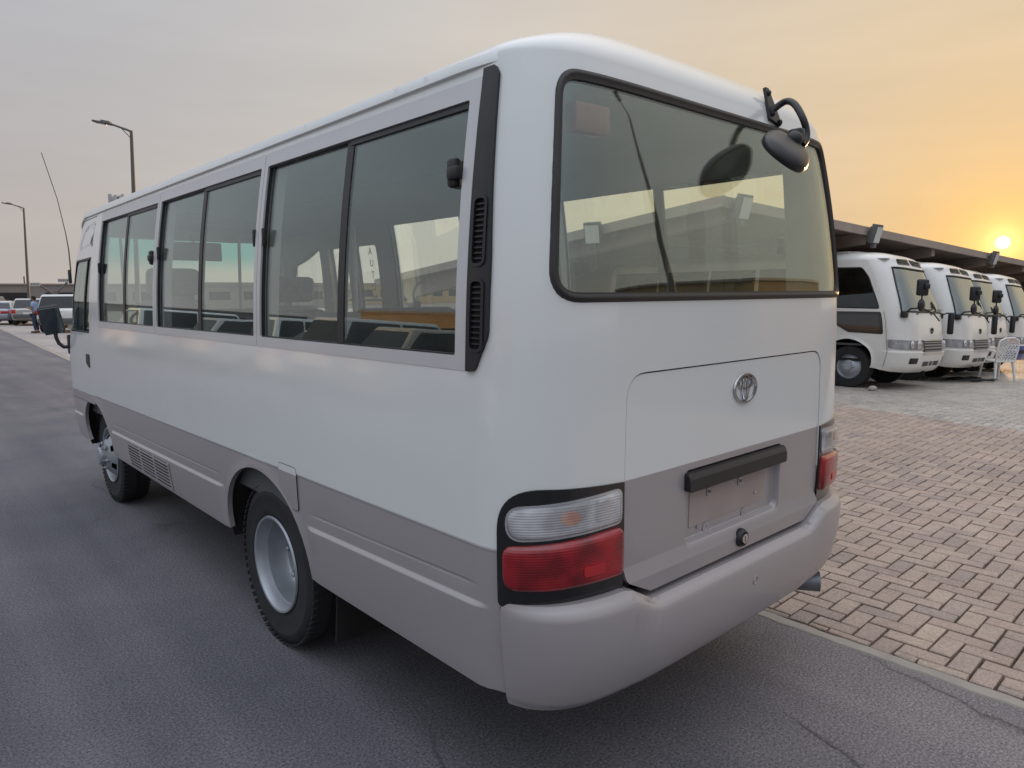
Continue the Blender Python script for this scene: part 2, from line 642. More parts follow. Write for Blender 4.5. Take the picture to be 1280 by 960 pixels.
class B:
    """Collects shapes, then links them as one mesh."""

    def __init__(s):
        s.v, s.f, s.m = [], [], []
        s.cur = 0

    def add(s, vs, fs):
        o = len(s.v)
        s.v += [tuple(v) for v in vs]
        s.f += [tuple(i + o for i in f) for f in fs]
        s.m += [s.cur] * len(fs)
        return s

    def box(s, c, d, rot=None, bevel=0.0):
        bm = bmesh.new()
        bmesh.ops.create_cube(bm, size=1)
        for v in bm.verts:
            v.co = Vector((v.co.x * d[0], v.co.y * d[1], v.co.z * d[2]))
        if bevel:
            bmesh.ops.bevel(bm, geom=bm.edges[:], offset=bevel, segments=2, affect='EDGES', profile=.5)
        if rot is not None:
            bmesh.ops.transform(bm, matrix=rot.to_4x4(), verts=bm.verts)
        bmesh.ops.translate(bm, vec=c, verts=bm.verts)
        bm.verts.index_update()
        s.add([v.co[:] for v in bm.verts], [[v.index for v in f.verts] for f in bm.faces])
        bm.free()
        return s

    def tube(s, pts, r, n=10, cap=True):
        pts = [Vector(p) for p in pts]
        rs = r if isinstance(r, (list, tuple)) else [r] * len(pts)
        rings = []
        up = None
        for i, p in enumerate(pts):
            t = (pts[min(i + 1, len(pts) - 1)] - pts[max(i - 1, 0)]).normalized()
            if up is None:
                up = Vector((0, 0, 1)) if abs(t.z) < .9 else Vector((1, 0, 0))
            a = (up - t * up.dot(t)).normalized()
            up = a
            b = t.cross(a)
            rings.append([p + rs[i] * (math.cos(q) * a + math.sin(q) * b) for q in [2 * math.pi * k / n for k in range(n)]])
        vs = [v[:] for rg in rings for v in rg]
        fs = []
        for i in range(len(pts) - 1):
            for k in range(n):
                fs.append((i * n + k, i * n + (k + 1) % n, (i + 1) * n + (k + 1) % n, (i + 1) * n + k))
        if cap:
            fs.append(tuple(range(n))[::-1])
            fs.append(tuple((len(pts) - 1) * n + k for k in range(n)))
        return s.add(vs, fs)

    def lathe(s, prof, n=40, axis='x', c=(0, 0, 0), close=False):
        """prof: (radius, along) pairs, turned about the axis."""
        vs, fs = [], []
        for r, h in prof:
            for k in range(n):
                a = 2 * math.pi * k / n
                p = (h, r * math.cos(a), r * math.sin(a)) if axis == 'x' else ((r * math.cos(a), h, r * math.sin(a)) if axis == 'y' else (r * math.cos(a), r * math.sin(a), h))
                vs.append((p[0] + c[0], p[1] + c[1], p[2] + c[2]))
        m = len(prof)
        for i in range(m - 1 + (1 if close else 0)):
            j = (i + 1) % m
            for k in range(n):
                fs.append((i * n + k, i * n + (k + 1) % n, j * n + (k + 1) % n, j * n + k))
        return s.add(vs, fs)

    def prism(s, poly, a, b, axis=0):
        """Polygon in the two other axes, extruded from a to b along axis."""
        def pt(q, h):
            l = list(q)
            l.insert(axis, h)
            return tuple(l)
        n = len(poly)
        vs = [pt(q, a) for q in poly] + [pt(q, b) for q in poly]
        fs = [tuple(range(n))[::-1], tuple(range(n, 2 * n))] + [(i, (i + 1) % n, n + (i + 1) % n, n + i) for i in range(n)]
        return s.add(vs, fs)

    def sphere(s, c, r, n=14, m=9):
        rx, ry, rz = r if isinstance(r, (tuple, list)) else (r, r, r)
        vs, fs = [], []
        for i in range(m + 1):
            t = math.pi * i / m
            for k in range(n):
                a = 2 * math.pi * k / n
                vs.append((c[0] + rx * math.sin(t) * math.cos(a), c[1] + ry * math.sin(t) * math.sin(a), c[2] + rz * math.cos(t)))
        for i in range(m):
            for k in range(n):
                fs.append((i * n + k, (i + 1) * n + k, (i + 1) * n + (k + 1) % n, i * n + (k + 1) % n))
        return s.add(vs, fs)

    def obj(s, name, mat=None, parent=None, smooth=35, mats=None, loc=None):
        o = mesh(name, s.v, s.f, mat, parent, None, mats, s.m if mats else None, loc)
        bm = bmesh.new()
        bm.from_mesh(o.data)
        bmesh.ops.remove_doubles(bm, verts=bm.verts, dist=1e-5)
        bmesh.ops.recalc_face_normals(bm, faces=bm.faces)
        bm.to_mesh(o.data)
        bm.free()
        if smooth is not None:
            o.data.polygons.foreach_set('use_smooth', np.ones(len(o.data.polygons), dtype=bool))
            o.data.set_sharp_from_angle(angle=rad(smooth))
        return o


def inpoly(P, poly):
    P = np.asarray(P)
    poly = np.asarray(poly)
    x, y = P[:, 0], P[:, 1]
    r = np.zeros(len(P), bool)
    x1, y1 = poly[:, 0], poly[:, 1]
    x2, y2 = np.roll(x1, -1), np.roll(y1, -1)
    for a, b, c, d in zip(x1, y1, x2, y2):
        if b == d:
            continue
        t = ((b > y) != (d > y)) & (x < (c - a) * (y - b) / (d - b) + a)
        r ^= t
    return r


def rpoly(pts, r, n=6):
    """Polygon with rounded corners; r one radius or one per corner."""
    out = []
    m = len(pts)
    rs = r if isinstance(r, (list, tuple)) else [r] * m
    for i in range(m):
        p, a, b = np.array(pts[i], float), np.array(pts[i - 1], float), np.array(pts[(i + 1) % m], float)
        ra = rs[i]
        if ra <= 0:
            out.append(tuple(p))
            continue
        u, v = (a - p), (b - p)
        lu, lv = np.linalg.norm(u), np.linalg.norm(v)
        u, v = u / lu, v / lv
        ang = math.acos(max(-1, min(1, float(u @ v))))
        d = min(ra / math.tan(ang / 2), lu * .49, lv * .49)
        for k in range(n + 1):
            t = k / n
            q = (1 - t) ** 2 * (p + u * d) + 2 * t * (1 - t) * p + t * t * (p + v * d)
            out.append(tuple(q))
    return out


def offs(poly, d):
    """Offset a polygon (either winding) inwards by d (outwards when negative)."""
    P = np.asarray(poly, float)
    ar = .5 * np.sum(P[:, 0] * np.roll(P[:, 1], -1) - np.roll(P[:, 0], -1) * P[:, 1])
    sg = 1 if ar > 0 else -1
    e = np.roll(P, -1, 0) - P
    e /= np.linalg.norm(e, axis=1)[:, None] + 1e-12
    n = np.stack([-e[:, 1], e[:, 0]], 1) * sg
    n1 = np.roll(n, 1, 0)
    b = n + n1
    b /= (np.linalg.norm(b, axis=1) + 1e-12)[:, None]
    k = np.clip((b * n).sum(1), .45, 1)
    return [tuple(q) for q in P + b * (d / k)[:, None]]


def dens(poly, step, closed=True):
    out = []
    n = len(poly)
    for i in range(n if closed else n - 1):
        a, b = np.array(poly[i]), np.array(poly[(i + 1) % n])
        k = max(1, int(math.ceil(np.linalg.norm(b - a) / step)))
        for j in range(k):
            out.append(tuple(a + (b - a) * j / k))
    if not closed:
        out.append(tuple(poly[-1]))
    return out


# ------------------------------------------------------------------ ground
def gz(x, y=0.0):
    """Height of the yard: level by the road, falling gently away under the parked buses."""
    return -.040 * np.clip(np.asarray(x, float) - 8.3, 0, 25)


def edge_x(y):
    """Where the road ends and the paving begins."""
    return 1.045 + .055 * np.clip(np.asarray(y, float) - 9, 0, 400)


def build_ground():
    # one sheet out to the horizon
    xs = np.unique(np.concatenate([[-1500, -600, -200, -60, -20], np.linspace(-10, 40, 51), [60, 120, 300, 800, 1500]]))
    ys = np.unique(np.concatenate([[-1500, -600, -200, -60], np.linspace(-30, 60, 31), [100, 200, 500, 1000, 1500]]))
    vs = [(x, y, float(gz(x)) - .045) for y in ys for x in xs]
    n = len(xs)
    fs = [(j * n + i, j * n + i + 1, (j + 1) * n + i + 1, (j + 1) * n + i) for j in range(len(ys) - 1) for i in range(n - 1)]
    struct(mesh('ground', vs, fs, 'joint_sand'))
    # road: ends at the concrete edging strip
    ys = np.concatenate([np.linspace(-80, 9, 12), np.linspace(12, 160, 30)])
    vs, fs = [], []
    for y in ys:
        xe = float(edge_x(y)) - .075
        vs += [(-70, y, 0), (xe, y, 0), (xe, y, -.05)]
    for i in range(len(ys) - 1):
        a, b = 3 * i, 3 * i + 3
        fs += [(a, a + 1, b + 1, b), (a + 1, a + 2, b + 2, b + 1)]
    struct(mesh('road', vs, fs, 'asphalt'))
    # edging strip, a little broken along its edges
    vs, fs = [], []
    ys = np.concatenate([np.arange(-12, 12, .06), np.linspace(12, 160, 60)])
    for y in ys:
        xe = float(edge_x(y))
        j0, j1 = rng.normal(0, .0035, 2)
        k = 1 if y < 12 else 3
        vs += [(xe - .075 * k ** .5 - .004 + j0, y, -.002), (xe - .072 * k ** .5 + j0, y, .006), (xe - .012 + j1, y, .005 + rng.normal(0, .0008)), (xe - .004 + j1, y, -.04)]
    for i in range(len(ys) - 1):
        for k in range(3):
            a, b = 4 * i + k, 4 * i + 4 + k
            fs.append((a, a + 1, b + 1, b))
    struct(mesh('kerb_strip', vs, fs, 'concrete', smooth=40))
    # far part of the yard, where single stones can no longer be made out
    vs, fs = [], []
    ys = np.concatenate([np.linspace(11.98, 160, 40)])
    for y in ys:
        for x in (float(edge_x(y)) - .002, 12, 30, 70):
            vs.append((x, y, float(gz(x)) + .002))
    for i in range(len(ys) - 1):
        for k in range(3):
            a, b = 4 * i + k, 4 * i + 4 + k
            fs.append((a, a + 1, b + 1, b))
    struct(mesh('far_pavement', vs, fs, 'far_pave'))
    build_bricks()


def build_bricks():
    U = .1
    X0, X1, Y0, Y1 = 1.05, 27.0, -8.0, 12.0
    i0, i1, j0, j1 = int(X0 / U) - 2, int(X1 / U) + 1, int(Y0 / U) - 1, int(Y1 / U) + 1
    I, J = np.meshgrid(np.arange(i0, i1), np.arange(j0, j1), indexing='ij')
    k = (I - J) % 4
    hx, hy = np.nonzero(k == 0)
    vx, vy = np.nonzero(k == 3)
    cx = np.concatenate([I[hx, hy] * U + U, I[vx, vy] * U + U / 2])
    cy = np.concatenate([J[hx, hy] * U + U / 2, J[vx, vy] * U + U])
    ax = np.concatenate([np.zeros(len(hx)), np.ones(len(vx))])
    # the bond runs a degree or so off the edge of the road
    a0 = rad(.9)
    cx, cy = 1.05 + (cx - 1.05) * math.cos(a0) - cy * math.sin(a0), (cx - 1.05) * math.sin(a0) + cy * math.cos(a0)
    n = len(cx)
    hlx = np.where(ax == 0, U, U / 2) - .0058
    hly = np.where(ax == 0, U / 2, U) - .0058
    lo, hi = cx - hlx, cx + hlx
    keep = (hi > 1.075)
    cut = np.maximum(lo, 1.052 + rng.normal(0, .006, n))
    lo = np.where(keep, cut, lo)
    keep &= (hi - lo > .03)
    # only what can be seen (with a margin for a step to the side)
    f, r, u = np.array(_f), np.array(_r), np.array(_u)
    d = np.stack([cx, cy, gz(cx)], 1) - CAM
    dep = d @ f
    px = 640 + FPX * (d @ r) / np.maximum(dep, .2)
    py = 480 - FPX * (d @ u) / np.maximum(dep, .2)
    keep &= ((dep > .5) & (px < 1700) & (px > -250)) | ((np.hypot(d[:, 0], d[:, 1]) < 9) & (cy > -6))
    keep &= ~((np.abs(cx) < 40) & (px < 880) & (cy < -9))
    # leave the stones out that lie deep under the parked buses' far end
    keep &= ~((cx > 11.2) & (cy > 6.5))
    idx = np.nonzero(keep)[0]
    cxx = (lo + hi) / 2
    hlx = (hi - lo) / 2
    grey = cx > (7.55 + .26 * (cy - .7))
    vis = (px > 0) & (px < 1280) & (py < 960) & ((px > 1052) | (py > 648 + (1045 - px) * .95)) & (px > 925)
    size = np.where(vis & keep & ~grey, 1 / np.maximum(dep, .1), 0)
    near = np.argsort(-size)[:300]
    pav = mesh('brick_pavement', [(1.045, -8, -.046), (27, -8, float(gz(27)) - .046), (27, 12, float(gz(27)) - .046), (1.045, 12, -.046)], [(0, 1, 2, 3)], 'joint_sand')
    # follow the fall of the yard
    pav.data.clear_geometry()
    xs = np.array([1.042, 8.3, 27.0])
    vs = [(x, y, float(gz(x)) - .030) for y in (-8, 12) for x in xs]
    pav.data.from_pydata(vs, [], [(0, 1, 4, 3), (1, 2, 5, 4)])
    struct(pav)

    def brick_geo(hx, hy, rough):
        zs = (-.034, -.0035, 0.0)
        ins = (0, 0, .0045)
        vs = []
        for z, q in zip(zs, ins):
            for sx_, sy_ in ((-1, -1), (1, -1), (1, 1), (-1, 1)):
                vs.append(((hx - q) * sx_ + rough[len(vs) % 24], (hy - q) * sy_ + rough[(len(vs) * 7 + 3) % 24], z))
        fs = [(8, 9, 10, 11)]
        for l in (0, 4):
            for i in range(4):
                fs.append((l + i, l + (i + 1) % 4, l + 4 + (i + 1) % 4, l + 4 + i))
        return vs, fs
    protos = {}
    for o in (0, 1):
        for v in range(4):
            vs, fs = brick_geo(U - .0058 if o == 0 else U / 2 - .0058, U / 2 - .0058 if o == 0 else U - .0058, rng.normal(0, .0011, 24))
            me = bpy.data.meshes.new('brick')
            me.from_pydata(vs, [], fs)
            me.materials.append(MATS['brick_red'])
            protos[o, v] = me
    zj = rng.normal(0, .0012, n)
    tx, ty = rng.normal(0, .006, n), rng.normal(0, .006, n)
    tz = a0 + rng.normal(0, .007, n)
    ns = set(near.tolist())
    for i in near:
        cutx = hlx[i] < (U if ax[i] == 0 else U / 2) - .008
        if cutx:
            vs, fs = brick_geo(hlx[i], hly[i], rng.normal(0, .003, 24))
            me = bpy.data.meshes.new('brick')
            me.from_pydata(vs, [], fs)
            me.materials.append(MATS['brick_red'])
        else:
            me = protos[int(ax[i]), int(rng.integers(4))]
        o = bpy.data.objects.new('brick', me)
        COL.objects.link(o)
        o.parent = pav
        o.location = (cxx[i], cy[i], float(gz(cx[i])) + .004 + zj[i])
        o.rotation_euler = (tx[i], ty[i], tz[i])
    # all the others, red then grey, as two sheets of the same stones
    for g, nm in ((False, 'brick_red'), (True, 'brick_grey')):
        ii = np.array([i for i in idx if i not in ns and grey[i] == g])
        m = len(ii)
        base = np.array([(-1, -1), (1, -1), (1, 1), (-1, 1)], float)
        V = np.zeros((m, 12, 3))
        for l, (z, q) in enumerate(((-.034, 0), (-.0035, 0), (0, .0045))):
            for c in range(4):
                lx = base[c, 0] * (hlx[ii] - q)
                ly = base[c, 1] * (hly[ii] - q)
                ct, st = np.cos(tz[ii]), np.sin(tz[ii])
                V[:, l * 4 + c, 0] = cxx[ii] + lx * ct - ly * st
                V[:, l * 4 + c, 1] = cy[ii] + lx * st + ly * ct
                V[:, l * 4 + c, 2] = gz(cx[ii]) + .004 + zj[ii] + z + tx[ii] * ly - ty[ii] * lx
        F = [(8, 9, 10, 11)]
        for l in (4,):
            for c in range(4):
                F.append((l + c, l + (c + 1) % 4, l + 4 + (c + 1) % 4, l + 4 + c))
        for c in range(4):
            F.append((c, (c + 1) % 4, 4 + (c + 1) % 4, 4 + c))
        F = np.array(F)
        nf = len(F)
        me = bpy.data.meshes.new('bricks_beyond')
        me.vertices.add(m * 12)
        me.vertices.foreach_set('co', V.reshape(-1))
        allF = (F[None] + (np.arange(m) * 12)[:, None, None]).reshape(-1)
        me.loops.add(m * nf * 4)
        me.loops.foreach_set('vertex_index', allF.astype(np.int32))
        me.polygons.add(m * nf)
        me.polygons.foreach_set('loop_start', (np.arange(m * nf) * 4).astype(np.int32))
        me.update(calc_edges=True)
        at = me.attributes.new('rnd', 'FLOAT', 'FACE')
        at.data.foreach_set('value', np.repeat(rng.random(m), nf).astype(np.float32))
        me.materials.append(MATS[nm])
        o = bpy.data.objects.new('bricks_beyond', me)
        COL.objects.link(o)
        o.parent = pav
        o['kind'] = 'stuff'


build_ground()


# ------------------------------------------------------------------ bus shell: a surface P(s, v)
# s runs round the plan (0 = rear centre, negative = left side), v is the height up to VT, then on over the roof edge.
class Shell:
    VT = 2.315

    def __init__(s, L, nose=(.50, 4.2), front=((.42, -.12), (.60, -.03), (.85, 0), (1.15, -.02), (1.40, -.09), (1.9, -.30), (2.2, -.44), (2.32, -.52))):
        s.L = L
        s.rise, s.rise_end = .085, .125
        s.W0, s.ar, s.nr = 1.012, .25, 7.6
        s.af, s.nf = nose
        s.Wz = np.array([(.36, .958), (.50, .985), (.75, 1.008), (.9, 1.012), (1.1, 1.012), (1.42, 1.0), (1.65, .989), (1.9, .966), (2.1, .938), (2.25, .912), (2.32, .900)])
        s.Rz = np.array([(.36, .05), (.6, .02), (.9, 0), (1.42, 0), (1.65, .005), (1.9, .03), (2.2, .078), (2.32, .105)])
        s.Fz = np.array(front)
        u = np.linspace(0, 1, 1500)
        xn = 1 - (1 - u) ** 3
        yr = 1 - np.sqrt(np.maximum(0, 1 - xn ** s.nr))
        d = np.hypot(np.diff(xn * s.W0), np.diff(yr * s.ar))
        s.rs = np.concatenate([[0], np.cumsum(d)])
        s.rx, s.ry = xn, yr
        yf = 1 - np.sqrt(np.maximum(0, 1 - xn ** s.nf))
        d = np.hypot(np.diff(xn * s.W0), np.diff(yf * s.af))
        s.fs = np.concatenate([[0], np.cumsum(d)])
        s.fx, s.fy = xn, yf
        s.Lr, s.Lf = s.rs[-1], s.fs[-1]
        s.Ls = L - s.ar - s.af
        s.S = s.Lr + s.Ls + s.Lf

    @staticmethod
    def ip(z, T):
        # smooth (hermite) interpolation of a table
        x, y = T[:, 0], T[:, 1]
        h = np.diff(x)
        dl = np.diff(y) / h
        m = np.empty_like(y)
        m[1:-1] = np.where(dl[:-1] * dl[1:] > 0, 2 * dl[:-1] * dl[1:] / (dl[:-1] + dl[1:] + 1e-12), 0)
        m[0], m[-1] = dl[0], dl[-1]
        z = np.clip(z, x[0], x[-1])
        i = np.clip(np.searchsorted(x, z) - 1, 0, len(x) - 2)
        t = (z - x[i]) / h[i]
        return ((2 * t ** 3 - 3 * t ** 2 + 1) * y[i] + (t ** 3 - 2 * t ** 2 + t) * h[i] * m[i] + (-2 * t ** 3 + 3 * t ** 2) * y[i + 1] + (t ** 3 - t ** 2) * h[i] * m[i + 1])

    # inverse lookups at the reference height
    def sx(s, x):                      # rear face, x signed
        return math.copysign(float(np.interp(abs(x) / s.W0, s.rx, s.rs)), x)

    def sy(s, y, side=-1):             # flank
        if y < s.ar:
            return side * float(np.interp(y / s.ar, s.ry, s.rs))
        if y > s.L - s.af:
            return side * (s.S - float(np.interp((s.L - y) / s.af, s.fy, s.fs)))
        return side * (s.Lr + y - s.ar)

    def sf(s, x):                      # front face, x signed
        return math.copysign(s.S - float(np.interp(abs(x) / s.W0, s.fx, s.fs)), x if x else -1)

    def P(s, q, off=0.0):
        q = np.asarray(q, float).reshape(-1, 2)
        p = s._P(q)
        if np.any(np.asarray(off) != 0):
            p = p + s.N(q) * np.asarray(off).reshape(-1, 1)
        return p

    def N(s, q):
        q = np.asarray(q, float).reshape(-1, 2)
        e = 2e-3
        a = s._P(q + [e, 0]) - s._P(q - [e, 0])
        b = s._P(q + [0, e]) - s._P(q - [0, e])
        n = np.cross(a, b)
        return n / (np.linalg.norm(n, axis=1)[:, None] + 1e-12)

    def _P(s, q):
        ss, v = q[:, 0], q[:, 1]
        a, sg = np.abs(ss), np.sign(ss)
        over = a > s.S                 # past the front centre: mirror
        sg = np.where(over, -sg, sg)
        a = np.where(over, 2 * s.S - a, a)
        z = np.minimum(v, s.VT)
        W, R, F = s.ip(z, s.Wz), s.ip(z, s.Rz), s.L + s.ip(z, s.Fz)
        ar, af = s.ar - np.clip(R, 0, .12) * .9, s.af + 0 * z
        th = np.clip((v - s.VT) / .42, 0, 1) * math.pi / 2
        ins = .46 * (1 - np.cos(th)) + .03 * np.sin(th)
        W, R, F = W - ins, R + ins, F - ins * 1.15
        ar, af = ar + .28 * ins, af + .15 * ins
        xr, yr = np.interp(a, s.rs, s.rx), np.interp(a, s.rs, s.ry)
        f = s.S - a
        xf, yf = np.interp(f, s.fs, s.fx), np.interp(f, s.fs, s.fy)
        y0 = s.ar + (a - s.Lr)
        k = np.clip((y0 - s.ar) / .7, 0, 1)
        k = 1 - k * k * (3 - 2 * k)
        j = np.clip((s.L - s.af - y0) / 1.1, 0, 1)
        j = 1 - j * j * (3 - 2 * j)
        ym = y0 + k * (R + ar - s.ar) + j * (F - af - (s.L - s.af))
        rear, front = a <= s.Lr, f <= s.Lf
        side = .25 * np.clip(1 - (y0 - s.ar) / 1.5, 0, 1) ** 2
        end = np.where(rear, .25 + .75 * (1 - xr ** 5), np.where(front, 1 - xf ** 5, side))
        zz = z + (s.rise + s.rise_end * end) * np.sin(th)
        x = np.where(rear, xr * W, np.where(front, xf * W, W)) * sg
        y = np.where(rear, R + ar * yr, np.where(front, F - af * yf, ym))
        return np.stack([x, y, zz], 1)

    def sgrid(s, lo, hi, flat):
        g = []
        for sg in (-1, 1):
            a = np.concatenate([np.linspace(0, s.Lr - .42, 14), np.linspace(s.Lr - .42, s.Lr, 22)[1:],
                                np.linspace(s.Lr, s.Lr + s.Ls, max(2, int(s.Ls / flat)))[1:],
                                np.linspace(s.S - s.Lf, s.S - s.Lf + .7, 16)[1:], np.linspace(s.S - s.Lf + .7, s.S, 10)[1:]])
            g.append(a * sg)
        g = np.unique(np.round(np.concatenate(g), 5))
        return g[(g > lo) & (g < hi)]


def segdist(V, poly, closed=True):
    A = np.asarray(poly, float)
    Bq = np.roll(A, -1, 0)
    if not closed:
        A, Bq = A[:-1], Bq[:-1]
    best = np.full(len(V), 9.0)
    for a, b in zip(A, Bq):
        d = b - a
        t = np.clip(((V - a) @ d) / (d @ d + 1e-15), 0, 1)
        best = np.minimum(best, np.hypot(*(V - a - t[:, None] * d).T))
    return best


def panel(sh, name, outline, holes=(), off=0.0, depth=.012, mat=None, parent=None, flat=.16, vstep=.075, disp=None, lines=(),
          mats=None, matfn=None, smooth=32, rim=True, dstep=.035, holes_rim=True, back=False):
    """A sheet cut from the shell: outline and holes in (s, v), raised by off (+ disp(q)), with turned-in edges (a closed plate when back)."""
    loops = [dens(outline, dstep)] + [dens(h, dstep) for h in holes]
    pts, edges = [], []
    for lp in loops:
        o = len(pts)
        pts += lp
        edges += [(o + i, o + (i + 1) % len(lp)) for i in range(len(lp))]
    nb = len(pts)
    O = np.array(loops[0])
    for ln in lines:
        l2 = dens(ln, dstep, False)
        o = len(pts)
        pts += l2
        edges += [(o + i, o + i + 1) for i in range(len(l2) - 1)]
    lo, hi = O.min(0), O.max(0)
    gs = sh.sgrid(lo[0], hi[0], flat)
    gv = np.arange(math.ceil(lo[1] / vstep) * vstep, hi[1], vstep)
    gv = gv[(gv > lo[1] + 1e-4)]
    if hi[1] > sh.VT:
        gv = np.unique(np.concatenate([gv[gv < sh.VT], np.linspace(sh.VT, hi[1], 12)[:-1]]))
    G = np.array([(a, b) for a in gs for b in gv]).reshape(-1, 2)
    if len(G):
        keep = inpoly(G, O)
        for h in loops[1:]:
            keep &= ~inpoly(G, h)
        G = G[keep]
        if len(G):
            C = np.array(pts)
            ok = np.ones(len(G), bool)
            for i in range(0, len(G), 400):
                d = ((G[i:i + 400, None, :] - C[None]) ** 2).sum(2).min(1)
                ok[i:i + 400] = d > (.016 ** 2)
            G = G[ok]
    allp = np.array(list(map(tuple, pts)) + [tuple(g) for g in G])
    r = delaunay_2d_cdt([Vector(p) for p in allp], edges, [], 0, 1e-6)
    V = np.array([tuple(v) for v in r[0]])
    T = [t for t in r[2]]
    cen = np.array([V[t].mean(0) for t in T])
    keep = inpoly(cen, O)
    for h in loops[1:]:
        keep &= ~inpoly(cen, h)
    T = [t for t, k in zip(T, keep) if k]
    cen = cen[keep]
    dv = disp(V) if disp else np.zeros(len(V))
    X = sh.P(V, off + dv)
    # outward orientation: N = dP/ds x dP/dv
    T2 = []
    for t in T:
        a, b, c = V[t[0]], V[t[1]], V[t[2]]
        T2.append(tuple(t) if (b[0] - a[0]) * (c[1] - a[1]) - (b[1] - a[1]) * (c[0] - a[0]) > 0 else tuple(t[::-1]))
    mi = list(matfn(cen)) if matfn else [0] * len(T2)
    verts, faces = X.tolist(), list(T2)
    if rim and depth:
        cnt = {}
        for k, t in enumerate(T2):
            for i in range(len(t)):
                e = (t[i], t[(i + 1) % len(t)])
                cnt[e] = k
        bd = [(e, k) for e, k in cnt.items() if (e[1], e[0]) not in cnt]
        Y = sh.P(V, off + dv - depth)
        mp = {}
        n0 = len(verts)
        if back:
            verts += Y.tolist()
            faces += [tuple(i + n0 for i in t[::-1]) for t in T2]
            mi += mi[:len(T2)]
            mp = {i: i + n0 for i in range(len(V))}
        for e, k in bd:
            for i in e:
                if i not in mp:
                    mp[i] = len(verts)
                    verts.append(Y[i].tolist())
            faces.append((e[1], e[0], mp[e[0]], mp[e[1]]))
            mi.append(mi[k])
    # smooth normals straight from the displaced surface, flat ones on the turned edges
    e = 1.5e-3

    def SP(Q):
        return sh.P(Q, off + (disp(Q) if disp else 0.0))
    da = SP(V + [e, 0]) - SP(V - [e, 0])
    db = SP(V + [0, e]) - SP(V - [0, e])
    NN = np.cross(da, db)
    NN /= np.linalg.norm(NN, axis=1)[:, None] + 1e-12
    nT = len(T2)
    XV = np.array(verts)
    LN = []
    for k, f in enumerate(faces):
        if k < nT:
            LN += [NN[i] for i in f]
        elif back and k < 2 * nT:
            LN += [-NN[i - len(V)] for i in f]
        else:
            n = np.cross(XV[f[1]] - XV[f[0]], XV[f[2]] - XV[f[0]])
            n = n / (np.linalg.norm(n) + 1e-12)
            LN += [n] * len(f)
    used = sorted({i for f in faces for i in f})
    rm = {a: b for b, a in enumerate(used)}
    o = mesh(name, [verts[i] for i in used], [[rm[i] for i in f] for f in faces], mat, parent, 180, mats, mi if mats else None)
    o.data.normals_split_custom_set([tuple(map(float, n)) for n in LN])
    return o


def rect(s0, s1, v0, v1, r=.03, n=5):
    s0, s1 = min(s0, s1), max(s0, s1)
    return rpoly([(s0, v0), (s1, v0), (s1, v1), (s0, v1)], r, n)


def ring(sh, name, poly, width, h0, h1, mat, parent, depth=.012):
    """A raised, rounded gasket that follows poly inwards by width."""
    inner = offs(poly, width)
    mids = [offs(poly, width * t) for t in (.3, .7)]
    def dfn(V):
        d0, d1 = segdist(V, poly), segdist(V, inner)
        return (h1 - h0) * np.clip(np.minimum(d0, d1) / (width * .3), 0, 1)
    lines = [m + [m[0]] for m in mids]
    return panel(sh, name, poly, [inner], h0, depth, mat, parent, disp=dfn, lines=lines, smooth=50, vstep=9, dstep=.02)


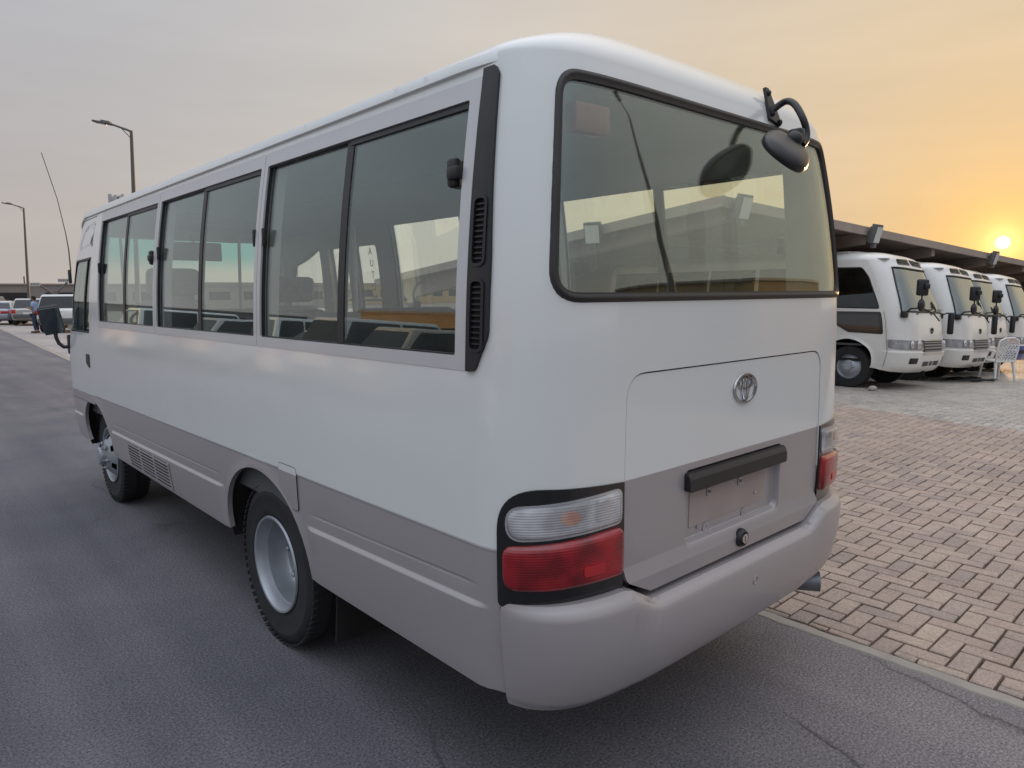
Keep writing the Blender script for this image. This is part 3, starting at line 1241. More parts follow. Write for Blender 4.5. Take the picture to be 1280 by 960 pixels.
# ------------------------------------------------------------------ the white and grey minibus in front of the camera
def lathe_wheel(parent, name, x_out, sgn, y, front):
    """Tyre and steel wheel turned about the axle. x_out: outer face of the tyre, sgn: -1 on the left."""
    def mir(prof):
        return [(r, sgn * h) for r, h in prof]
    X = abs(x_out)
    w = thing_part(name, parent, (0, y, .385))
    # tyre: tread blocks come from a stepped profile plus lugs
    t = B()
    wd = .20
    prof = [(.222, X - wd + .02), (.25, X - wd), (.33, X - wd - .004), (.368, X - wd + .012), (.385, X - wd + .035), (.386, X - wd + .075), (.378, X - wd + .078), (.378, X - wd + .086), (.387, X - wd + .089),
            (.387, X - .112), (.379, X - .109), (.379, X - .101), (.386, X - .098), (.385, X - .035), (.372, X - .014), (.35, X - .004), (.335, X + .002), (.328, X + .002), (.322, X - .001), (.27, X), (.245, X - .004), (.228, X - .012), (.222, X - .022)]
    t.lathe(mir(prof), 56)
    for k in range(64):
        a = 2 * math.pi * k / 64
        for h in (X - .028, X - wd + .028):
            R = Matrix.Rotation(a, 3, 'X')
            t.box(R @ Vector((sgn * h, 0, .3825)), (.050, .022, .009), R)
    t.obj('tyre', 'tyre_rubber', w, 40)
    b = B()
    if front:
        # convex steel disc with round holes, a hub and wheel nuts
        n, holes = 60, 6
        b.lathe(mir([(.222, X - .02), (.226, X - .002), (.218, X + .006), (.208, X - .002), (.200, X - .03), (.188, X - .035)]), n)
        b.lathe(mir([(.105, X + .035), (.085, X + .045), (.075, X + .045), (.072, X + .075), (.06, X + .085), (0.001, X + .087)]), n)
        # face between r .105 and .188 with holes left open
        vs, fs = [], []
        rr = [.188, .178, .160, .142, .128, .116, .105]
        hh = [X - .035, X - .022, X - .004, X + .010, X + .020, X + .029, X + .035]
        n = 72
        for r, h in zip(rr, hh):
            for k in range(n):
                a = 2 * math.pi * k / n
                vs.append((sgn * h, r * math.cos(a), r * math.sin(a)))
        for i in range(len(rr) - 1):
            for k in range(n):
                am = ((k + .5) * 360 / n) % 60 - 30
                rm = (rr[i] + rr[i + 1]) / 2
                if abs(rr[i] + rr[i + 1] - .30) < .050 and abs(math.radians(am) * rm) < .026:
                    continue
                fs.append((i * n + k, i * n + (k + 1) % n, (i + 1) * n + (k + 1) % n, (i + 1) * n + k))
        b.add(vs, fs)
        b.obj('rim', 'steel_wheel', w, 30)
        nb = B()
        for k in range(6):
            a = 2 * math.pi * (k + .25) / 6
            c = (0, .098 * math.cos(a), .098 * math.sin(a))
            nb.lathe(mir([(.017, X + .02), (.017, X + .05), (.010, X + .056), (.009, X + .075), (.001, X + .077)]), 6, c=c)
        nb.obj('wheel_nut', 'steel_wheel', w, 30)
        d = B()
        d.lathe(mir([(.001, X - .06), (.2, X - .06)]), 30)
        d.obj('brake_disc', 'dark_metal', w)
    else:
        b.lathe(mir([(.222, X - .02), (.232, X - .004), (.228, X + .004), (.219, X + .002), (.213, X - .008), (.208, X - .03), (.203, X - .05), (.199, X - .052), (.197, X - .085), (.194, X - .135), (.185, X - .148), (.150, X - .155), (.105, X - .150), (.10, X - .15)]), 64)
        b.obj('rim', 'steel_wheel', w, 35)
        hb = B()
        hb.lathe(mir([(.105, X - .153), (.082, X - .150), (.072, X - .135), (.055, X - .130), (.001, X - .128)]), 32)
        hb.obj('hub', 'steel_wheel', w, 40)
        nb = B()
        for k in range(6):
            a = 2 * math.pi * (k + .1) / 6
            nb.lathe(mir([(.016, X - .15), (.016, X - .12), (.009, X - .114), (.001, X - .113)]), 6, c=(0, .13 * math.cos(a), .13 * math.sin(a)))
        nb.obj('wheel_nut', 'steel_wheel', w, 30)
        t2 = B()
        t2.lathe(mir([(.222, X - .41), (.25, X - .425), (.35, X - .425), (.385, X - .39), (.386, X - .27), (.36, X - .235), (.25, X - .235), (.222, X - .25)]), 44)
        t2.obj('inner_tyre', 'tyre_rubber', w, 40)
    return w


def thing_part(name, parent, loc=(0, 0, 0)):
    """An empty that carries the sub-parts of one part."""
    o = bpy.data.objects.new(name, None)
    COL.objects.link(o)
    o.empty_display_size = .05
    o.parent = parent
    o.location = loc
    return o


def arch(yc, r, z0, zc, ztop, n=22, side=-1, sh=None):
    """Wheel-arch opening in (s, v), open at the bottom edge."""
    out = []
    for k in range(n + 1):
        a = math.pi * k / n
        out.append((yc - r * math.cos(a), zc + (ztop - zc) * math.sin(a) ** .9))
    return out


def build_emblem(parent, c, R, size, mat='chrome'):
    """Three interlaced ellipses, standing proud of the panel. R maps (x right, y up, z out)."""
    b = B()

    def ell(cx, cy, rx, ry, w, n=40):
        vs, fs = [], []
        for k in range(n):
            a = 2 * math.pi * k / n
            ca, sa = math.cos(a), math.sin(a)
            for dr, h in ((-w / 2, 0), (-w / 3, .006 * size / .09), (w / 3, .006 * size / .09), (w / 2, 0)):
                vs.append(Vector(c) + R @ Vector(((cx + (rx + dr) * ca) * size, (cy + (ry + dr) * sa) * size, h)))
        for k in range(n):
            for j in range(3):
                fs.append((k * 4 + j, k * 4 + j + 1, ((k + 1) % n) * 4 + j + 1, ((k + 1) % n) * 4 + j))
        b.add(vs, fs)
    ell(0, 0, .70, .485, .085)
    ell(0, .19, .46, .19, .075)
    ell(0, -.02, .165, .40, .075)
    return b.obj('emblem', mat, parent, 60)


def build_main_bus():
    bus = thing('minibus', 'white minibus with a taupe grey lower band, seen from behind, standing on the asphalt', 'minibus')
    L = 6.255
    sh = Shell(L)
    sx, sy, sf = sh.sx, sh.sy, sh.sf
    BELT = .885
    # ---------------- openings
    WZ0, WZ1 = 1.425, 2.262
    wins = [(.285, 1.788), (1.788, 3.300), (3.300, 4.735)]
    side_open = rect(sy(.300), sy(4.722), WZ0 + .012, WZ1 - .012, .012, 2)
    rw = [(sx(-.904), 1.632), (sx(.904), 1.632), (sx(.884), 2.258), (sx(-.884), 2.258)]
    rear_win = rpoly(rw, [.085, .085, .075, .075], 8)
    hx = .640
    hatch = rpoly([(sx(-.52), .706), (sx(.52), .706), (sx(hx), .766), (sx(hx), 1.408), (sx(-hx), 1.408), (sx(-hx), .766)], [.02, .02, .03, .085, .085, .03], 7)
    YD0, YD1 = 4.985, 6.03            # driver's door
    wheel_y = (1.836, 5.036)
    ar_r = arch(wheel_y[0], .455, .462, .462, .858)
    ar_f = arch(wheel_y[1], .440, .462, .462, .835)

    def arch_s(a, side):
        return [(sy(y, side), z) for y, z in a]
    door = rpoly([(sy(YD0), .80), (sy(YD0), 2.262), (sy(5.85), 2.255), (sy(5.985), 2.0), (sy(6.03), 1.4), (sy(6.03), .80)], [.0, .03, .20, .0, .0, 0.0], 6)
    # right side: three windows, then the folding door with two tall panes
    r_open = [rect(sy(.300, 1), sy(3.66, 1), WZ0 + .012, WZ1 - .012, .012, 2)]
    fd = [rect(sy(y0, 1), sy(y1, 1), 1.05, 2.08, .05) for y0, y1 in ((3.86, 4.26), (4.36, 4.72))]
    r_front = rpoly([(sy(4.90, 1), 1.38), (sy(5.90, 1), 1.36), (sy(5.80, 1), 1.95), (sy(4.90, 1), 2.12)], .05)
    # outline of the whole wrap, with the wheel arches bitten out of its lower edge
    Z0 = .462
    low = []
    for side in (-1, 1):
        e = []
        for a in (ar_r, ar_f):
            e += [(sy(y, side), z) for y, z in a]
        low.append(e)
    def half_ws(side):
        return [(side * sh.S, 1.37), (sf(side * .88), 1.37), (sf(side * .80), 2.19), (side * sh.S, 2.19)]
    outline = [(-sh.S, 2.735)] + half_ws(-1)[::-1] + [(-sh.S, Z0)] + low[0][::-1] + [(sy(.165), Z0)] + [(sy(.165), .80), (sy(.165, 1), .80)] + [(sy(.165, 1), Z0)] + low[1] + [(sh.S, Z0)] + half_ws(1) + [(sh.S, 2.735)]
    CREASE = ((.20, 1.38, .742, .702), (2.29, 4.58, .690, .662), (5.48, 6.03, .672, .672))
    crease = lambda side: [[(sy(y0, side), z0 + d), (sy(y1, side), z1 + d)] for y0, y1, z0, z1 in CREASE for d in (.004, -.002, -.010, -.016)] + [[(sy(y0 + .04, side), z0 + .052 + d), (sy(y1 - .04, side), z1 + .052 + d)] for y0, y1, z0, z1 in CREASE[:2] for d in (-.009, -.004, .0, .004, .009)]
    lines = [[(sg * sh.S, .86 + d), (sy(5.6, sg), .872 + d), (sy(.16, sg), .912 + d)] for sg in (-1, 1) for d in (-.006, 0, .004, .010)] + [
             [(-sh.S, sh.VT), (sh.S, sh.VT)], [(-sh.S, sh.VT - .012), (sh.S, sh.VT - .012)]]
    for side in (-1, 1):
        lines += crease(side)
        for yc, rr, zt in ((wheel_y[0], .455, .858), (wheel_y[1], .44, .835)):
            for e in (1.05, 1.11, 1.17):
                lines.append([(sy(yc - rr * e * math.cos(math.pi * k / 24), side), .464 + (zt - .462) * e * math.sin(math.pi * k / 24) ** .9) for k in range(25)])

    def ycoord(s):
        return sh.ar + (np.abs(s) - sh.Lr)

    def disp(V):
        s, v = V[:, 0], V[:, 1]
        y = ycoord(s)
        d = np.zeros(len(V))
        # lower skirt stands 9 mm proud under the crease, between the arches
        for a, b, z0, z1 in CREASE:
            zc = z0 + (z1 - z0) * np.clip((y - a) / (b - a), 0, 1)
            inside = np.clip((y - a) / .06, 0, 1) * np.clip((b - y) / .06, 0, 1)
            d += .012 * np.clip((zc - v) / .012, 0, 1) * inside
        split = np.interp(np.clip(y, 0, 6.3), [.15, 5.6, 6.2], [.912, .872, .86])
        d += .004 * np.clip((v - split + .002) / .008, 0, 1) * (v < 1.3)  + .004 * (v >= 1.3)
        for a, b, z0, z1 in CREASE[:2]:
            zc = z0 + (z1 - z0) * np.clip((y - a) / (b - a), 0, 1) + .052
            inside = np.clip((y - a - .05) / .06, 0, 1) * np.clip((b - .05 - y) / .06, 0, 1)
            d -= .003 * np.clip(1 - np.abs(v - zc) / .007, 0, 1) * inside
        # flared lips of the arches
        for yc, rr, zt in ((wheel_y[0], .455, .858), (wheel_y[1], .44, .835)):
            e = np.hypot((y - yc) / rr, np.maximum(v - .462, 0) / (zt - .462))
            d += .008 * np.clip(1 - np.abs(e - 1.0) / .16, 0, 1) ** 1.5 * (v < .95)
        return d

    def mf(c):
        s, v = c[:, 0], c[:, 1]
        y = ycoord(s)
        split = np.interp(np.clip(y, 0, 6.3), [.15, 5.6, 6.2], [.912, .872, .86])
        return (v < split).astype(int)
    holes = [side_open, rear_win, hatch] + r_open + fd + [door, r_front]
    body = panel(sh, 'body', outline, holes + [h for h in ()], 0, .025, None, bus, disp=disp, lines=lines, mats=['white_paint', 'grey_paint'], matfn=mf)
    # ---------------- roof: rings that close towards the centre line
    vs, fs = [], []
    ss = np.unique(np.concatenate([sh.sgrid(-sh.S, sh.S, .3), [-sh.S]]))
    K = 9
    for k in range(K):
        t = k / (K - 1)
        q = np.stack([ss, np.full(len(ss), 2.735)], 1)
        p = sh._P(q)
        yc = np.clip(p[:, 1], 1.15, L - 1.75)
        p2 = p.copy()
        p2[:, 0] = p[:, 0] * (1 - t)
        p2[:, 1] = p[:, 1] + (yc - p[:, 1]) * t
        p2[:, 2] = p[:, 2] - .001 + (2.575 - p[:, 2]) * (1 - (1 - t) ** 2)
        vs += p2.tolist()
    n = len(ss)
    for k in range(K - 1):
        for i in range(n):
            fs.append((k * n + i, k * n + (i + 1) % n, (k + 1) * n + (i + 1) % n, (k + 1) * n + i))
    b = B()
    b.add(vs, fs)
    b.obj('roof', 'white_paint', bus, 60)
    # gutter rail along both sides: a folded edge that runs out at the rear corner
    for side in (-1, 1):
        g = rpoly([(sy(.205, side), 2.292), (sy(5.75, side), 2.274), (sy(5.98, side), 2.19), (sy(6.0, side), 2.215), (sy(5.78, side), 2.318), (sy(.215, side), 2.325)], 0)
        o = panel(sh, 'roof_gutter', g, [], .016, .03, 'white_paint', bus, back=True, vstep=9, disp=lambda V: -.017 * np.clip(1 - (np.abs(V[:, 0]) - abs(sy(.205))) / .22, 0, 1) ** 2)
    # ---------------- side windows
    def side_window(y0, y1, side, first_back):
        fr = thing_part('side_window', bus)
        g = .002
        out = rect(sy(y0 + g, side), sy(y1 - g, side), WZ0, WZ1, .012, 2)
        top, bot, sid = .058, .042, .034
        sr = .062 if first_back else sid
        ym = (y0 + sr + y1 - sid) / 2
        mul = .020
        rear = (y0 + sr, ym - mul * .4)
        frnt = (ym + mul * .4, y1 - sid)
        o1 = rect(sy(rear[0], side), sy(frnt[1], side), WZ0 + bot, WZ1 - top, .008, 2)
        panel(sh, 'frame', out, [o1], .006, .03, 'alloy_frame', fr, vstep=9)
        # black channel round the opening, sash bar, panes
        panel(sh, 'channel', offs(o1, -.004), [offs(o1, .005)], -.002, .014, 'black_trim', fr, vstep=9)
        panel(sh, 'top_channel', rect(sy(rear[0], side), sy(ym, side), WZ1 - top - .020, WZ1 - top + .002, 0, 1), [], -.001, .02, 'black_trim', fr, vstep=9)
        panel(sh, 'pane', rect(sy(rear[0], side), sy(ym + .012, side), WZ0 + bot, WZ1 - top, 0, 1), [], -.007, .004, 'side_glass', fr, back=True)
        panel(sh, 'pane', rect(sy(ym - .012, side), sy(frnt[1], side), WZ0 + bot, WZ1 - top, 0, 1), [], -.015, .004, 'side_glass', fr, back=True)
        panel(sh, 'sash_bar', rect(sy(ym - .022, side), sy(ym + .024, side), WZ0 + bot, WZ1 - top, 0, 1), [], -.004, .018, 'black_trim', fr, vstep=9, back=True)
        panel(sh, 'sash_edge', rect(sy(ym + .025, side), sy(ym + .033, side), WZ0 + bot, WZ1 - top, 0, 1), [], -.010, .012, 'dark_glass', fr, vstep=9, back=True)
        return fr, rear, frnt

    def latch(fr, y, z, side, big):
        b = B()
        p = sh.P([(sy(y, side), z)], .004)[0]
        n = sh.N([(sy(y, side), z)])[0]
        if big:
            b.box(p, (.03, .045, .085), bevel=.012)
            b.box(p + n * .012 + np.array([0, -.018, -.005]), (.028, .055, .04), bevel=.01)
        else:
            b.box(p, (.018, .022, .075), bevel=.006)
        b.obj('latch', 'black_trim', fr)
    for i, (y0, y1) in enumerate(wins):
        fr, re, fo = side_window(y0, y1, -1, i == 0)
        if i == 0:
            latch(fr, re[0] + .045, 2.00, -1, True)
            latch(fr, fo[1] - .02, 1.90, -1, False)
        elif i == 1:
            latch(fr, re[0] + .012, 1.90, -1, False)
            latch(fr, fo[1] - .02, 1.90, -1, False)
        else:
            latch(fr, re[0] + .04, 1.88, -1, True)
            latch(fr, fo[1] - .015, 1.86, -1, False)
    for y0, y1 in ((.285, 1.788), (1.788, 3.675)):
        fr, re, fo = side_window(y0, y1, 1, False)
        latch(fr, re[0] + .045, 1.86, 1, True)
    # ---------------- black vent panel between the last window and the rear corner
    for side in (-1, 1):
        vp = rpoly([(sy(.288, side), 1.425), (sy(.250, side), 1.425), (sy(.200, side), 1.53), (sy(.198, side), 1.75), (sy(.214, side), 2.255), (sy(.235, side), 2.278), (sy(.288, side), 2.278)],
                   [0, .03, .09, .3, .02, .02, 0], 6)
        slots = [rect(sy(.218, side), sy(.272, side), a, b, .022, 5) for a, b in ((1.485, 1.685), (1.725, 1.915))]
        pv = panel(sh, 'vent_panel', vp, slots, .014, .02, 'black_trim', bus, vstep=.05)
        for (a, b_), sl in zip(((1.485, 1.685), (1.725, 1.915)), slots):
            panel(sh, 'slot_lip', offs(sl, -.004), [offs(sl, .005)], .018, .012, 'black_trim', pv, vstep=9)
            panel(sh, 'slot_back', offs(sl, -.006), [], .0065, 0, 'slot_black', pv, vstep=9, rim=False)
            n = 11
            for k in range(n):
                z = a + .012 + (b_ - a - .024) * (k + .5) / n
                panel(sh, 'slat', rect(sy(.216, side), sy(.274, side), z - .0025, z + .0025, 0, 1), [], .0125, .005, 'black_trim', pv, vstep=9, back=True)
    # ---------------- rear window
    rwin = thing_part('rear_window', bus)
    ring(sh, 'gasket', offs(rear_win, -.015), .031, .001, .012, 'rubber', rwin, .02)
    panel(sh, 'pane', offs(rear_win, .002), [], -.004, .005, 'rear_glass', rwin, back=True, flat=.1)
    # ---------------- tailgate
    hz = .005
    ho = offs(hatch, hz)
    rec = rpoly([(sx(-.318), .800), (sx(.318), .800), (sx(.318), 1.062), (sx(-.318), 1.062)], [.04, .04, .015, .015], 6)
    rec_in = offs(rec, .014)
    LEDGE = .800
    hl = [[(sx(-.66), 1.085), (sx(.66), 1.085)], [(sx(-.66), .806), (sx(-.318), .806)], [(sx(.318), .806), (sx(.66), .806)], [(sx(-.66), .768), (sx(.66), .768)], [(sx(-.66), .762), (sx(.66), .762)], [(sx(-.66), .812), (sx(-.322), .812)], [(sx(.322), .812), (sx(.66), .812)]]

    def hdisp(V):
        d = .020 * np.clip((.806 - V[:, 1]) / .038, 0, 1)
        return d
    hat = panel(sh, 'tailgate', ho, [rec], .001, .022, None, bus, flat=.1, disp=hdisp, lines=hl, mats=['white_paint', 'grey_paint'],
                matfn=lambda c: (c[:, 1] < 1.085).astype(int))
    # plate recess: sloped edge then the floor
    RD = .026

    def recd(V):
        da = segdist(V, rec)
        return -RD * np.clip(da / .0135, 0, 1) + .020 * np.clip((.806 - V[:, 1]) / .038, 0, 1) * np.clip(1 - da / .0135, 0, 1)
    panel(sh, 'plate_recess', rec, [], .001, 0, 'grey_paint', hat, disp=recd, lines=[offs(rec, d) + [offs(rec, d)[0]] for d in (.003, .011, .0155, .021)], rim=False, flat=.08)
    panel(sh, 'plate_backing', rpoly([(sx(-.262), .846), (sx(.245), .846), (sx(.245), .995), (sx(-.262), .995)], .006), [], -RD + .0035, .003, 'plate_primer', hat)
    for xx, zz in ((-.15, .955), (.055, .955)):
        b = B()
        b.box(sh.P([(sx(xx), zz)], -RD + .006)[0], (.022, .004, .028), bevel=.001)
        b.lathe([(.006, 0), (.006, .004), (.001, .005)], 8, axis='y', c=tuple(sh.P([(sx(xx), zz)], -RD + .012)[0]))
        b.obj('plate_clip', 'grey_paint', hat)
    for xx, zz in ((-.21, .838), (.17, .888)):
        b = B()
        p = sh.P([(sx(xx), zz)], -RD + .004)[0]
        b.lathe([(.006, .002), (.006, -.003), (.001, -.005)], 8, axis='y', c=tuple(p))
        b.obj('screw', 'chrome', hat)
    for xx in (-.155, .10):
        b = B()
        p = sh.P([(sx(xx), .822)], -RD + .002)[0]
        b.lathe([(.018, .004), (.020, -.002), (.015, -.004), (.006, 0), (.001, .001)], 16, axis='y', c=tuple(p))
        b.obj('rubber_stop', 'grey_paint', hat, 60)
    # black light bar above the plate
    gb = rpoly([(sx(-.330), .992), (sx(.322), .992), (sx(.322), 1.056), (sx(-.330), 1.056)], .012, 4)
    panel(sh, 'plate_light_bar', gb, [], .026, .05, 'black_trim', hat, vstep=9, disp=lambda V: -.012 * np.clip((V[:, 1] - 1.035) / .02, 0, 1), lines=[[(sx(-.312), z), (sx(.309), z)] for z in (1.030, 1.036, 1.050)])
    # lock
    b = B()
    p = sh.P([(sx(.016), .758)], .02)[0]
    b.lathe([(.034, .006), (.034, -.006), (.028, -.016), (.024, -.018), (.022, -.014)], 24, axis='y', c=tuple(p))
    lk = b.obj('tailgate_lock', 'black_trim', hat, 50)
    b = B()
    b.lathe([(.020, -.010), (.018, -.020), (.001, -.021)], 20, axis='y', c=tuple(p))
    b.box((p[0], p[1] - .021, p[2]), (.005, .004, .022))
    b.obj('lock_barrel', 'chrome', lk, 40)
    em = build_emblem(hat, tuple(sh.P([(sx(.030), 1.305)], .003)[0]), Matrix(((1, 0, 0), (0, 0, -1), (0, 1, 0))), .103)
    # dark gap behind the tailgate and seams
    panel(sh, 'tailgate_gap', offs(hatch, -.012), [], -.060, 0, 'underbody', bus, rim=False, flat=.15)
    for side in (-1, 1):
        panel(sh, 'seam', [(sx(side * .582) - .002, 1.42), (sx(side * .582) + .002, 1.42), (sx(side * .582) + .002, 1.605), (sx(side * .582) - .002, 1.605)], [], .0015, .002, 'grey_paint', bus, vstep=9)
    # ---------------- tail lamps
    for side in (-1, 1):
        def q(x=None, y=None, z=0):
            return ((sx(side * x) if x is not None else sy(y, side)), z)
        lamp = thing_part('tail_lamp', bus)
        ho_ = [q(x=.645, z=.745), q(y=.168, z=.752), q(y=.168, z=1.108), q(x=.645, z=1.086)]
        hous = rpoly(ho_, [.0, .02, .13, .0], 12)
        panel(sh, 'housing', hous, [], .010, .02, 'black_gloss', lamp, flat=.05)
        cl = rpoly([q(x=.662, z=.968), q(y=.140, z=.955), q(y=.140, z=1.048), q(x=.662, z=1.068)], [.022, .045, .045, .022], 6)
        rl = rpoly([q(x=.656, z=.802), q(y=.152, z=.806), q(y=.152, z=.938), q(x=.656, z=.955)], [.026, .045, .035, .026], 6)

        def bulge(poly, h):
            def f(V):
                d = segdist(V, poly)
                t = np.clip(d / .022, 0, 1)
                return h * np.sqrt(1 - (1 - t) ** 2)
            return f
        il = lambda p: [offs(p, d) + [offs(p, d)[0]] for d in (.004, .010, .020)]
        panel(sh, 'clear_lens', cl, [], .011, .004, 'clear_lens', lamp, disp=bulge(cl, .016), lines=il(cl), vstep=.03, smooth=60)
        panel(sh, 'lens_surround', offs(cl, -.0045), [offs(cl, .0015)], .0135, .006, 'reflector', lamp, vstep=9)
        panel(sh, 'reflector', offs(cl, .004), [], .0125, .004, 'reflector', lamp, vstep=.04)
        bp_ = [(q(x=.845, z=0)[0] + .030 * math.cos(k * math.pi / 10), 1.012 + .020 * math.sin(k * math.pi / 10)) for k in range(20)]
        panel(sh, 'bulb', bp_, [], .016, .003, 'orange_bulb', lamp, vstep=9)
        b = B()
        bc = sh.P([q(x=.735, z=1.018)], .016)[0]
        b.box(bc, (.05, .012, .07), bevel=.004)
        b.obj('reflector_cell', 'chrome', lamp, 40)
        panel(sh, 'red_lens', rl, [], .011, .004, 'red_lens', lamp, disp=bulge(rl, .020), lines=il(rl), vstep=.03, smooth=60)
        rr = rpoly([q(x=.745, z=.838), q(x=.815, z=.838), q(x=.815, z=.868), q(x=.745, z=.868)], .008)
        panel(sh, 'reflex_block', rr, [], .0335, .004, 'red_plain', lamp, vstep=9)
    # ---------------- bumper
    zt = lambda x: None
    edge = .160

    def btop(s):
        a = abs(s)
        t = np.clip((a - abs(sx(.50))) / (abs(sx(.66)) - abs(sx(.50))), 0, 1)
        t = t * t * (3 - 2 * t)
        return .690 + .066 * t + .008 * np.clip((a - abs(sx(.66))) / .3, 0, 1)
    sE = abs(sy(edge))
    svals = np.linspace(-sE, sE, 60)
    bo = [(s, .385 + .045 * (abs(s) / sE) ** 3) for s in svals] + [(s, float(btop(s))) for s in svals[::-1]]

    def bdisp(V):
        s, v = V[:, 0], V[:, 1]
        top = btop(s)
        zb = .385 + .045 * (np.abs(s) / sE) ** 3
        t = np.clip((v - zb) / (top - zb), 0, 1)
        endf = np.clip((sE - np.abs(s)) / .30, 0, 1)
        base = .012 + .062 * (endf * (2 - endf))
        prof = np.interp(t, [0, .08, .25, .55, .80, .91, .965, 1], [.25, .62, .88, 1.0, .97, .88, .70, .42])
        return base * prof
    tl = [[(s, float(.385 + .045 * (abs(s) / sE) ** 3) + f * (float(btop(s)) - (.385 + .045 * (abs(s) / sE) ** 3))) for s in np.linspace(-sE + .004, sE - .004, 60)] for f in (.06, .12, .25, .4, .6, .8, .88, .93, .965)]
    bp = panel(sh, 'rear_bumper', bo, [], 0, .075, 'grey_paint', bus, disp=bdisp, lines=tl, vstep=9, smooth=50, dstep=.03)
    # sensor hole in the bumper
    b = B()
    p = sh.P([(sx(.066), .598)], .0745)[0]
    b.lathe([(.017, .004), (.016, -.001), (.013, -.001), (.012, .006), (.001, .007)], 16, axis='y', c=tuple(p))
    b.obj('bumper_plug', 'plate_primer', bp, 40)
    # ---------------- fuel flap, air grille, door
    ff = rpoly([(sy(1.425), .760), (sy(1.60), .760), (sy(1.60), .935), (sy(1.425), .935)], [.03, .06, .03, .03], 5)
    ff = rpoly([(sy(1.600), .935), (sy(1.425), .935), (sy(1.425), .745), (sy(1.49), .745), (sy(1.600), .825)], [.025, .025, .025, .03, .03], 5)
    flap = panel(sh, 'fuel_flap', offs(ff, .003), [], .0055, .006, None, bus, mats=['white_paint', 'grey_paint'], matfn=lambda c: (c[:, 1] < .902).astype(int), lines=[[(sy(1.60), .902), (sy(1.425), .902)]], vstep=9)
    panel(sh, 'flap_gap', offs(ff, .0005), [offs(ff, .0035)], .0046, .002, 'underbody', bus, vstep=9)
    # air grille under the crease
    gy0, gy1, gz0, gz1 = 3.19, 4.10, .478, .648
    gr = rect(sy(gy0), sy(gy1), gz0, gz1, .01, 2)
    gp = thing_part('air_grille', bus)
    panel(sh, 'grille_back', offs(gr, .004), [], .0130, .002, 'slot_black', gp, vstep=9)
    n = 8
    for k in range(n):
        z = gz0 + (gz1 - gz0) * (k + .5) / n
        panel(sh, 'slat', rect(sy(gy0), sy(gy1), z - .0042, z + .0042, .001, 1), [], .020, .005, 'grey_paint', gp, vstep=9, back=True)
    for k in range(4):
        y = gy0 + (gy1 - gy0) * k / 3
        panel(sh, 'grille_bar', rect(sy(y - .012), sy(y + .012), gz0, gz1, .001, 1), [], .0175, .004, 'grey_paint', gp, vstep=9, back=True)
    # driver's door
    dwin = rpoly([(sy(5.06), 1.365), (sy(5.955), 1.365), (sy(5.89), 1.945), (sy(5.06), 1.955)], [.015, .06, .10, .015], 5)
    doff = offs(door, .005)
    st1 = rpoly([(sy(5.06), 2.03), (sy(5.78), 2.01), (sy(5.66), 2.20), (sy(5.06), 2.225)], [.01, .05, .14, .01], 5)
    st2 = offs(st1, .035)

    def ddisp(V):
        d = np.zeros(len(V))
        d -= .010 * inpoly(V, st1)
        d += .010 * inpoly(V, st2)
        return d
    dl = []
    for p_, e in ((st1, .004), (st1, -.004), (st2, .004), (st2, -.004)):
        qq = offs(p_, e)
        dl.append(qq + [qq[0]])
    dr = panel(sh, 'driver_door', doff, [dwin], .002, .03, None, bus, lines=dl + [[(sy(4.95), .876), (sy(6.04), .869)]], disp=ddisp, mats=['white_paint', 'grey_paint'], matfn=lambda c: (c[:, 1] < .872).astype(int), vstep=.06)
    panel(sh, 'door_gap', offs(door, -.008), [offs(door, .03)], -.022, 0, 'underbody', bus, rim=False)
    panel(sh, 'pane', offs(dwin, -.003), [], -.012, .004, 'side_glass', dr, back=True)
    panel(sh, 'window_channel', offs(dwin, -.002), [offs(dwin, .013)], -.002, .014, 'black_trim', dr, vstep=9)
    panel(sh, 'window_bar', rect(sy(5.30), sy(5.345), 1.37, 1.95, 0, 1), [], -.005, .012, 'black_trim', dr, vstep=9, back=True)
    hp = rpoly([(sy(5.055), 1.09), (sy(5.165), 1.125), (sy(5.165), 1.20), (sy(5.055), 1.20)], .015)
    panel(sh, 'handle', hp, [], .007, .008, 'black_trim', dr, vstep=9)
    panel(sh, 'door_seam', rect(sy(4.978), sy(4.984), .70, .80, 0, 1), [], .002, .003, 'underbody', bus, vstep=9)
    # right folding door panes and the front right window
    for i, h in enumerate(fd):
        w_ = thing_part('door_window', bus)
        panel(sh, 'pane', h, [], -.012, .004, 'side_glass', w_, back=True)
        ring(sh, 'gasket', offs(h, -.012), .026, .001, .010, 'rubber', w_)
        panel(sh, 'push_bar', rect(h[0][0] - .02, h[len(h) // 2][0] + .02, 1.60, 1.62, 0, 1), [], -.05, .02, 'alloy_frame', w_, vstep=9, back=True)
    for i, ch in enumerate('AUTOMATIC'):
        cu = bpy.data.curves.new('lettering', 'FONT')
        cu.body = ch
        cu.size = .085
        cu.extrude = .0006
        cu.align_x = 'CENTER'
        to = bpy.data.objects.new('lettering', cu)
        COL.objects.link(to)
        dg = bpy.context.evaluated_depsgraph_get()
        me = bpy.data.meshes.new_from_object(to.evaluated_get(dg))
        bpy.data.objects.remove(to)
        me.materials.clear()
        me.materials.append(MATS['black_trim'])
        lo = bpy.data.objects.new('letter', me)
        COL.objects.link(lo)
        lo.parent = bus
        p = sh.P([(sy(4.06, 1), 1.99 - .100 * i)], -.003)[0]
        # readable from inside the bus, across the aisle
        lo.matrix_local = Matrix.Translation(p) @ Matrix(((0, 0, -1), (-1, 0, 0), (0, 1, 0))).to_4x4()
    w_ = thing_part('front_side_window', bus)
    panel(sh, 'pane', r_front, [], -.012, .004, 'side_glass', w_, back=True)
    ring(sh, 'gasket', offs(r_front, -.012), .026, .001, .010, 'rubber', w_)
    # ---------------- windscreen (both halves in one curved sheet)
    K, J = 26, 12
